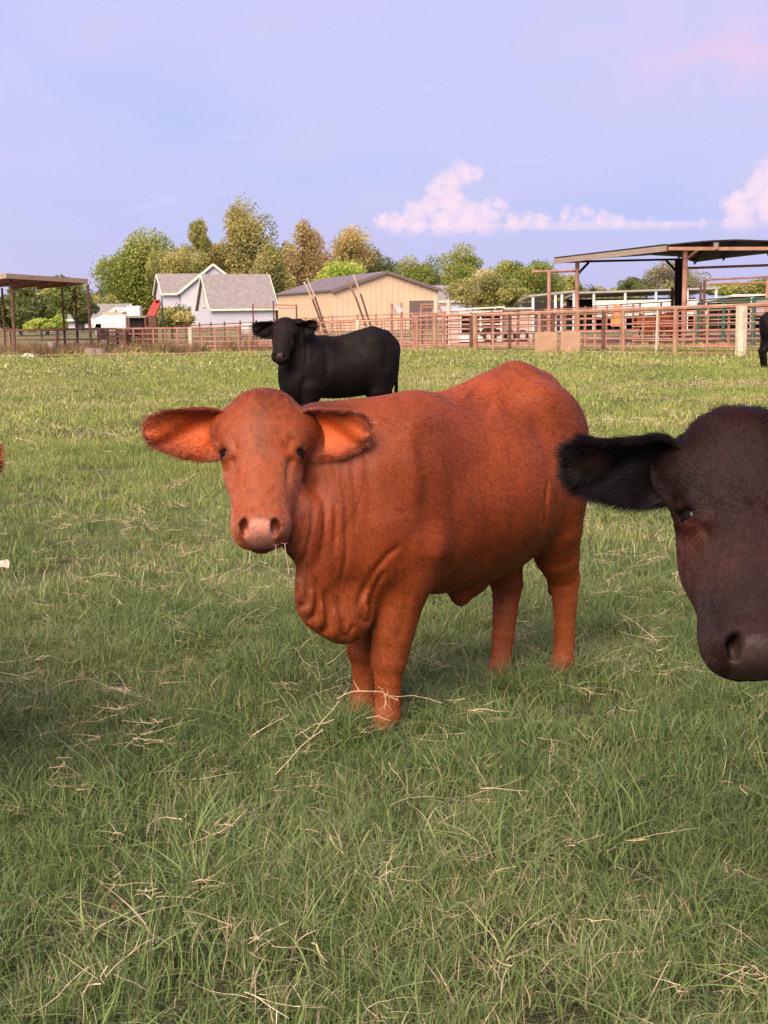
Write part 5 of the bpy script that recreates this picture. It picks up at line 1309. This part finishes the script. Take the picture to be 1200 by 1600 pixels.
# ------------------------------------------------------------------ long low sheds on the right
def lowshed(label, x0, x1, yt0, yt1, Y, posts, wall, depth=6, thick=.12, rm=None, wm=None, wall_y=(468, 480)):
    o0 = Vector((X0(x0, Y), Y, 0)); t = empty('low_shed', o0, 0, label, 'shed'); Q = lambda px, py, y=Y: P3(px, py, y)-o0
    a, b = Q(x0, yt0), Q(x1, yt1)
    MB().prism([a, b, b+Vector((0, 0, thick)), a+Vector((0, 0, thick))], (0, 0, 0), (0, depth, -.25)).build('roof', rm or M_GREYM, t)
    for px in posts:
        s = (px-x0)/(x1-x0); z = lerp(a.z, b.z, s)-.004; p = Q(px, hz(px)); MB().box(p.x-.07, p.x+.07, .05, .19, 0, z).build('post', M_WHITE, t)
    if wall:
        p, q = Q(wall[0], wall_y[0]), Q(wall[1], wall_y[0]-2); MB().box(p.x, q.x, .25, .33, .9, p.z).build('wall', wm or M_WHITE, t)
    MB().box(a.x+.1, b.x-.1, depth-.3, depth-.2, 0, min(a.z, b.z)-.3).build('wall', M_BLACK if wall else M_GREYM, t)
    return t
lowshed('open lean-to with white posts left of the shelter post', 826, 900, 464, 456.5, 78, (833, 868, 878, 897), None, rm=M_GREYM)
lowshed('long low open-fronted shed with a white band wall behind the pens', 903, 1124, 459, 451.5, 82, (928, 977, 1025, 1074, 1119), (928, 1120), wall_y=(469.5, 480))
lowshed('small pale-roofed shed at the right edge behind the green gate panels', 1144, 1250, 463.5, 462, 70, (1176, 1240), (1178, 1250), rm=M_WHITE, wm=M_GREYM, wall_y=(466, 480))
ors = MB().box(-.13, .13, -.02, .02, 0, 1).build('orange_board', M_ORANGE)
pb = P3(954.5, 510, 49.6); ors.location = (pb.x, 48.6, zat(954, 510, 48.6)); ors.scale = (1, 1, .40)
tag(ors, 'lower and wider of two orange boards hung on the pipe fence', 'board')
ors.scale = (1.45, 1, zat(954, 491, 48.6)-zat(954, 510, 48.6))
or2 = ors.copy(); C.objects.link(or2); or2.scale = (.85, 1, zat(954, 475.5, 48.6)-zat(954, 491.5, 48.6)); or2.location = (pb.x+.02, 48.6, zat(954, 491.3, 48.6)); or2['label'] = 'upper and narrower of two orange boards hung on the pipe fence'
# small pinkish house gable under the lean-to
ogb = gable('house', 'distant reddish-brown gabled house under the lean-to roof', 'house', (X0(885, 180), 180), (1, 0), 2.6, 4, 1.9, 2.9, M_PLY, M_RUST, axis='v', over=.2)

# ------------------------------------------------------------------ stock trailer and other things in the pens
tr = empty('stock_trailer', (X0(738, 56), 56, 0), 0, 'dusty white stock trailer parked behind the rusty pipe fence', 'trailer'); to = tr.location.copy()
T_ = lambda px, py, Y=56: P3(px, py, Y)-to
a, b = T_(697, 484), T_(785, 480); zt = a.z; zb = T_(697, 536).z
MB().box(a.x, a.x+.55, 0, 2.2, zb, zt-.06).build('body', M_DIRTYW, tr)
MB().box(a.x+.56, b.x, .0, 2.2, zb+.04, zb+.42).build('side_panel', M_WHITE, tr)
MB().box(a.x+.56, b.x, .001, .04, zt-.28, zt-.065).build('side_panel', M_WHITE, tr)
for k in range(3): MB().box(a.x+.56, b.x, .005, .05, zb+.55+k*.2, zb+.62+k*.2).build('side_slat', M_DIRTYW, tr)
for xx in (a.x+.58, a.x+1.45, b.x-.08): MB().box(xx, xx+.08, -.02, .03, zb+.42, zt-.05).build('upright', M_WHITE, tr)
MB().box(a.x+.6, b.x-.02, 2.14, 2.18, zb+.43, zt-.07).build('back_panel', M_RUSTD, tr)
MB().prism([Vector((a.x-.1, -.08, zt-.05)), Vector((b.x+.1, -.08, b.z-.02)), Vector((b.x+.1, -.08, b.z+.04)), Vector((a.x-.1, -.08, zt+.01))], (0, 0, 0), (0, 2.4, 0)).build('roof', M_WHITE, tr)
for px in (765,):
    p = T_(px, 540); fb = MB(); 
    for k in range(8):
        t0_, t1_ = math.pi*k/8, math.pi*(k+1)/8; fb.bar((p.x+.36*math.cos(t0_), -.07, .36+.36*math.sin(t0_)), (p.x+.36*math.cos(t1_), -.07, .36+.36*math.sin(t1_)), .22, .03)
    fb.build('mudguard', M_BLACK, tr)
    for dxx in (0,): wo = MB().tube((p.x+dxx, -.10, .30), (p.x+dxx, .10, .30), .30, n=20).build('wheel', M_RUBBER, tr); hub = MB().tube((p.x+dxx, -.115, .30), (p.x+dxx, -.101, .30), .15, n=14).build('rim', M_DIRTYW, wo)
MB().tube((a.x+.3, .1, 0), (a.x+.3, .1, zb), .05).build('jack', M_RUSTL, tr)
t2 = empty('horse_trailer', (X0(806, 57), 57, 0), 0, 'smaller pinkish trailer with dark slot windows right of the stock trailer', 'trailer'); to2 = t2.location.copy()
T2 = lambda px, py, Y=57: P3(px, py, Y)-to2
a, b = T2(781, 483), T2(832, 481); zb = T2(781, 536).z
MB().box(a.x, b.x, 0, 2, zb, a.z-.02).build('body', M_DIRTYW, t2)
for k, x_ in enumerate((.05, .55, 1.02)): MB().box(a.x+x_, a.x+x_+.36, -.02, .0, a.z-.28, a.z-.12).build('window', M_BLACK, t2)
MB().box(a.x-.05, b.x+.05, -.06, 2.06, a.z-.015, a.z+.05).build('roof', M_WHITE, t2)
for x_ in (.45, 1.0): wo = MB().tube((a.x+x_, -.08, .27), (a.x+x_, .08, .27), .27, n=18).build('wheel', M_RUBBER, t2); MB().tube((a.x+x_, -.095, .27), (a.x+x_, -.081, .27), .13, n=12).build('rim', M_DIRTYW, wo)
for (x0, x1, yt, lab) in ((838, 877, 525, 'left tan plywood sheet leaning inside the long pipe fence'), (879, 914, 526, 'right tan plywood sheet leaning inside the long pipe fence')):
    p = ground(x0, 553.5, .03); q = ground(x1, 554, .03); s_ = MB().box(0, q[0]-p[0], 0, .03, 0, .68).build('plywood_sheet', M_PLY); s_.location = (p[0], p[1]+.35, .03); s_.rotation_euler = (R(-4), 0, 0)
    tag(s_, lab, 'board', 'plywood sheets against the pipe fence')
# brown cow in the pen
bc = copy_calf('cow', (X0(1032, 50.5), 50.5, .03), math.pi, (.95, .95, .98), 'reddish-brown cow standing in the pen behind the pipe rails', 'cow', hair=False)
# propane tank, pipe frame and dish by the barn
pt = empty('gas_tank', (X0(405, 66), 66, 0), 0, 'long pinkish-white gas tank behind the fence by the black calf', 'tank'); to3 = pt.location.copy()
c0, c1 = P3(384, 509, 66)-to3, P3(430, 508, 66)-to3; c0.z = c1.z = .62
mbt = MB()
for k in range(6):
    s0, s1 = k/6*math.pi/2, (k+1)/6*math.pi/2; mbt.tube(c0-Vector((.3*math.sin(s1), 0, 0)), c0-Vector((.3*math.sin(s0), 0, 0)), max(.02, .34*math.cos(s1)), .34*math.cos(s0), 16); mbt.tube(c1+Vector((.3*math.sin(s0), 0, 0)), c1+Vector((.3*math.sin(s1), 0, 0)), .34*math.cos(s0), max(.02, .34*math.cos(s1)), 16)
mbt.tube(c0, c1, .34, n=16).build('tank_shell', M_WHITE, pt, smooth=False)
for c in (c0+Vector((.25, 0, 0)), c1-Vector((.25, 0, 0))): MB().box(c.x-.05, c.x+.05, -.25, .25, 0, .33).build('leg', M_GREYM, pt)
MB().tube((c0+c1)/2+Vector((0, 0, .30)), (c0+c1)/2+Vector((0, 0, .44)), .10, n=12).build('valve_dome', M_GREYM, pt)
pf = empty('corral_hoop', (X0(420, 60), 60, 0), 0, 'thin rusty pipe frame above the fence beside the garage', 'hoop frame'); to4 = pf.location.copy()
F4 = lambda px, py: P3(px, py, 60)-to4
MB().tube(F4(395, 481), F4(463, 481), .03).build('rail', M_RUST, pf); MB().tube(F4(427, 476), F4(463, 477), .03).build('rail', M_RUSTL, pf)
for x, y in ((395, 475), (427, 470), (463, 476)): q = F4(x, y); MB().tube((q.x, q.y, 0), q, .035).build('post', M_RUSTD, pf)
st_ = empty('pipe_bracket', (X0(519, 56), 56, 0), 0, 'small square grey pipe hoop on the rails before the barn corner', 'hoop frame'); to5 = st_.location.copy()
F5 = lambda px, py: P3(px, py, 56)-to5
MB().path([Vector((F5(513, 499).x, 0, 0)), F5(513, 493), F5(526, 493), Vector((F5(526, 499).x, 0, 0))], .02).build('hoop', M_GREYM, st_)
dsh = empty('tipped_funnel', (X0(620, 55), 55, 0), 0, 'grey tilted metal funnel between two rusty posts before the barn', 'funnel'); to6 = dsh.location.copy()
F6 = lambda px, py: P3(px, py, 55)-to6
MB().tube(F6(616, 476), F6(625, 489), .05, .26, n=18).build('cone', M_GREYM, dsh)
for x, y in ((612, 474), (627, 473)): q = F6(x, y); MB().tube((q.x, q.y, 0), q, .05).build('post', M_RUST, dsh)
cp = empty('chute_frame', (X0(678, 53), 53, 0), 0, 'cream flared post with a rusty side frame at the barn\'s right corner', 'post'); to7 = cp.location.copy()
F7 = lambda px, py: P3(px, py, 53)-to7
q = F7(681, 462); MB().tube((q.x, 0, 0), q, .11, .09, 8).build('post', M_CREAMP, cp)
MB().prism([F7(672, 496), F7(687, 496), F7(684, 476), F7(678, 476)], (0, 0, 0), (0, .15, 0)).build('flared_plate', M_RUSTL, cp)
MB().path([Vector((F7(658, 500).x, 0, 0)), F7(658, 476), F7(679, 476)], .04).build('side_frame', M_RUST, cp); MB().tube(F7(658, 480), F7(678, 480), .03).build('rail', M_RUSTL, cp)
MB().tube(F7(686, 476), F7(704, 475), .035).build('rail', M_RUSTL, cp); q = F7(701, 468); MB().tube((q.x, 0, 0), q, .09).build('post', M_CREAMP, cp)
MB().tube(F7(685, 478), F7(692, 492), .05).build('brace', M_RUSTL, cp)

# ------------------------------------------------------------------ left side: shelter, tank, auger, tubs
ls = empty('shelter', (X0(70, 50), 50, 0), 0, 'open shelter with a flat tan-edged roof on thin dark posts at the left', 'shelter'); lo = ls.location.copy()
Lp = lambda px, py, Y: P3(px, py, Y)-lo
a, b, c, d = Lp(9, 435, 46), Lp(137, 443, 50), Lp(96, 449, 60), Lp(-60, 447, 56)
MB().prism([a, b, c, d], (0, 0, 0), (0, 0, .04)).build('roof', M_RUSTD, ls)
MB().bar(a+Vector((0, -.04, .09)), b+Vector((0, -.04, .09)), .05, .17).build('fascia', M_TAN, ls); MB().bar(d+Vector((-.03, 0, .06)), a+Vector((-.03, 0, .09)), .05, .17).build('fascia', M_TAN, ls)
for k in (.25, .5, .75): MB().bar(a.lerp(b, k)+Vector((0, 0, -.06)), d.lerp(c, k)+Vector((0, 0, -.06)), .06, .10).build('rafter', M_RUSTD, ls)
for (x, y, Y) in ((17, 437, 46.6), (3, 450, 53), (97, 449, 59), (117, 447, 55), (137, 444, 49.8)): p = Lp(x, y, Y); MB().tube((p.x, p.y, -.03), p, .045 if Y > 50 else .055, n=8).build('post', M_RUSTD, ls)
wt = empty('water_tank', (X0(208, 62), 62, 0), 0, 'white square water tank standing on a dark wooden stand', 'tank'); to8 = wt.location.copy()
F8 = lambda px, py: P3(px, py, 62)-to8
a, b = F8(198, 495), F8(218, 478); MB().box(a.x, b.x, 0, .62, a.z+.02, b.z).build('tank_body', M_WHITE, wt, bevel=.03); 
stnd = MB().box(a.x-.05, b.x+.30, -.05, .7, a.z-.05, a.z+.015).build('stand_top', M_GREYW, wt)
for x in (a.x-.02, b.x+.2): 
    for y in (0, .6): MB().box(x, x+.07, y, y+.07, 0, a.z-.055).build('leg', M_RUSTD, wt)
MB().box(a.x+.1, b.x+.1, .2, .6, .45, a.z-.06).build('crate', M_BLACK, wt)
au = empty('red_auger', (X0(240, 64), 64, 0), 0, 'red slanting auger hood rising before the pale house', 'auger'); to9 = au.location.copy()
F9 = lambda px, py: P3(px, py, 64)-to9
MB().prism([F9(228, 494), F9(241, 494), F9(250, 476), F9(248, 468), F9(241, 468)], (0, 0, 0), (0, .35, 0)).build('hood', M_RED, au)
MB().tube(F9(237, 468.5), F9(243, 469), .03).build('handle', M_RED, au); MB().prism([F9(243, 474), F9(248, 473), F9(248, 470), F9(244, 470)], (0, -.02, 0), (0, 0, 0.001)).build('decal', M_WHITE, au)
MB().prism([F9(216, 497), F9(229, 495), F9(229, 493), F9(216, 494.5)], (0, 0, 0), (0, .3, 0)).build('arm', M_TAN, au)
q = F9(250, 462); MB().tube((q.x, .5, 0), (q.x, .5, q.z), .035).build('post', M_GREENP, au)
MB().box(F9(232, 500).x, F9(244, 500).x, 0, .35, 0, F9(240, 494).z+.01).build('base', M_RUSTD, au)
# white camper behind the left fence
cmp_ = empty('camper', (X0(170, 78), 78, 0), 0, 'low white camper with a rounded nose behind the left fence', 'camper'); toc = cmp_.location.copy()
Fc_ = lambda px, py: P3(px, py, 78)-toc
MB().prism([Fc_(148, 512), Fc_(196, 512), Fc_(196, 492), Fc_(160, 492), Fc_(147, 498), Fc_(141, 505)], (0, 0, 0), (0, 2, 0)).build('body', M_WHITE, cmp_)
MB().prism([Fc_(148, 513), Fc_(158, 513), Fc_(158, 506), Fc_(150, 506)], (0, -.02, 0), (0, .0, 0)).build('window', M_GLASS, cmp_)
for x in (160, 187): q = Fc_(x, 512); wo = MB().tube((q.x, -.06, .3), (q.x, .1, .3), .3, n=16).build('wheel', M_RUBBER, cmp_)
MB().box(Fc_(148, 512).x, Fc_(196, 512).x, .1, 1.9, .3, Fc_(160, 512.2).z).build('chassis', M_GREYM, cmp_)
MB().box(Fc_(160, 492).x, Fc_(190, 492).x, .3, 1.6, Fc_(160, 491.8).z, Fc_(160, 488).z).build('roof_vent', M_TAN, cmp_)
tub = empty('white_tub', ground(78, 544, .03), 0, 'tall white plastic tub behind the low left fence', 'tub'); 
MB().tube((0, 0, 0), (0, 0, .38), .11, .15, 16).build('tub_body', M_DIRTYW, tub); MB().tube((0, 0, .381), (0, 0, .40), .162, .162, 16).build('rim', M_WHITE, tub)
tub.location = (X0(78, 50), 50, .03)
st2 = empty('stock_tank', (X0(146, 46.8), 46.8, 0), 0, 'low grey-brown oval stock tank at the left fence corner', 'trough')
MB().tube((-.13, 0, 0), (-.13, 0, .27), .24, .25, 16).build('tank_wall', M_GREYW, st2); MB().tube((.16, .05, 0), (.16, .05, .25), .22, .23, 16).build('tank_wall', M_GREYW, st2)
MB().box(-.38, .40, -.02, .02, .24, .29).build('rim', M_RUSTD, st2)
tb = MB().prism([(-.22, 0, .0), (.22, 0, .0), (.16, .0, .10), (-.12, 0, .13)], (0, 0, 0), (0, .25, 0)).build('feed_sack', M_WHITE, None); tb.location = (X0(40, 45.5), 45.5, .02); tag(tb, 'pale feed sack lying on the dirt at the left edge of the grass', 'sack')
cf_ = MB().prism([(-2.6, 0, 0), (.5, 0, 0), (.5, 0, .055), (-2.6, 0, .075)], (0, 0, 0), (0, 1.3, 0)).build('concrete_slab', M_DIRTYW, None); cf_.location = (X0(25, 46.2), 46.0, .0); tag(cf_, 'pinkish concrete slab at the far left before the low fence', 'slab')
# stacked dark panels behind the close-set fence
for i, (x0, x1, yt, Y, lab) in enumerate(((163, 196, 516, 51, 'left stack of dark rusty panels behind the close-set fence'), (199, 214, 522, 52, 'black crate-like panel behind the close-set fence'), (216, 232, 520, 52.5, 'right stack of dark rusty panels behind the close-set fence'))):
    ps = empty('panel_stack', (X0(x0, Y), Y, .03), 0, lab, 'panels'); wd = (x1-x0)*Y/2000; hh = zat(x0, yt, Y)-.03
    for k in range(4):
        pn = MB(); yy = k*.12; 
        for r_ in range(5): pn.bar((0, yy, hh*(r_+.5)/5), (wd, yy+.02, hh*(r_+.5)/5), .03, hh*.10)
        for c_ in range(3): pn.bar((wd*(.05+.45*c_), yy, 0), (wd*(.05+.45*c_), yy, hh), .04, .05)
        pn.build('panel', M_RUSTD if i != 1 else M_BLACK, ps)
# earth bank along the fence on the right and a scrap of litter in the grass
bxs = np.linspace(ground(1060, 552)[0], ground(1240, 556)[0], 60); gg = np.random.default_rng(9); rows = []
for k, (o1, hh) in enumerate(((0, -.02), (.25, .10), (.55, .17), (.9, .15), (1.6, .05))):
    rows.append(np.stack([bxs, 43.0-(bxs-bxs[0])*.12+o1+gg.normal(0, .05, 60), hh*(1+gg.normal(0, .25, 60))*np.clip((bxs-bxs[0])/1.5, 0, 1)+.02], 1))
V_ = np.concatenate(rows); i_ = (np.arange(4)[:, None]*60+np.arange(59)[None]).ravel()
link('dirt_bank', mesh_np('dirt_bank', V_, np.stack([i_, i_+1, i_+61, i_+60], 1), (M_DIRT,), True))['kind'] = 'structure'
g = np.random.default_rng(5); lt = bmesh.new(); p0 = ground(6, 884, .07)
vs = [[lt.verts.new((.05*(i-2)/2+g.normal(0, .006), g.normal(0, .01)+.02*j, .03*(j-.5)+g.normal(0, .010))) for i in range(5)] for j in range(3)]
for j in range(2):
    for i in range(4): lt.faces.new((vs[j][i], vs[j][i+1], vs[j+1][i+1], vs[j+1][i]))
me = bpy.data.meshes.new('litter'); lt.to_mesh(me); lt.free(); me.materials.append(M_DIRTYW); o = link('litter', me); o.scale = (.6, .6, .6); so_ = o.modifiers.new('t', 'SOLIDIFY'); so_.thickness = .002
o.location = p0; tag(o, 'crumpled white scrap in the grass at the left edge', 'litter')

# rank reddish weeds along the foot of the left fence
g = np.random.default_rng(77); wd = coll('weed_source')
M_WEED = mat_blade('weed', ((.16, .13, .06), (.24, .17, .09), (.42, .24, .13), (.35, .18, .10)))
for i in range(5): tuft('weed', M_WEED, wd, n=60, spread=.22, hmin=.10, hmax=.55, wid=.012, lean=.4, seed=700+i, nseg=3, dry=.1)
n_ = 420; px_ = np.concatenate([g.uniform(-20, 160, n_//2), g.uniform(160, 560, n_//2)]); Yw = g.uniform(47.3, 53, n_)
P_ = np.stack([(px_-600)/2000*Yw*1.0, Yw, np.full(n_, .02)], 1)
scatter('dry_weeds', P_, wd, .5, 1.1, seed=78)

# stems hanging from the calf's mouth, and dead straw caught against its front leg
M_STEM = material('dry_stem', (.50, .26, .20), rough=.7, col2=(.66, .45, .33), scale=60)
for (pts, r, lab) in ((((445, 850), (447, 868), (450, 884), (451, 897)), .0011, 'longer reddish seed stem hanging from the calf\'s mouth'), (((431, 852), (431, 864), (431, 876)), .0009, 'shorter pale stem hanging straight down from the calf\'s chin')):
    q = [P3(x, y, 3.66) for x, y in pts]; o0 = q[0].copy(); q = [p-o0 for p in q]; mb = MB().path(q, r, 4)
    for k, p in enumerate(q[:-1]):
        for s_ in (-1, 1): mb.tube(p+Vector((0, 0, -.006*k)), p+Vector((.010*s_, -.003, .004-.006*k)), r*.6, r*.2, 3)
    o = mb.build('grass_stem', M_STEM); o.location = o0; tag(o, lab, 'grass stem')
g = np.random.default_rng(31); mb = MB()
for (x0, y0, x1, y1, Y, r) in ((526, 1092, 575, 1080, 4.05, .0016), (575, 1080, 622, 1094, 4.05, .0012), (600, 1086, 690, 1098, 4.06, .0008), (590, 1072, 612, 1110, 4.04, .0008), (606, 1078, 600, 1108, 4.04, .0009), (572, 1122, 610, 1126, 4.05, .0012), (480, 1165, 530, 1095, 4.0, .0013), (462, 1150, 522, 1124, 4.0, .0012), (430, 1210, 505, 1140, 3.6, .0013)):
    a, b = P3(x0, y0, Y), P3(x1, y1, Y); m = (a+b)/2+Vector((0, 0, .012)); pts = [a, a.lerp(m, .5)+Vector(g.normal(0, .003, 3)), m, m.lerp(b, .5)+Vector(g.normal(0, .003, 3)), b]
    mb.path(pts, r, 4)
    for k in range(2): q = pts[1+k*2]; mb.tube(q, q+Vector(g.normal(0, .022, 3)), r*.7, r*.2, 3)
mb.build('loose_straw', M_STRAW)['kind'] = 'stuff'
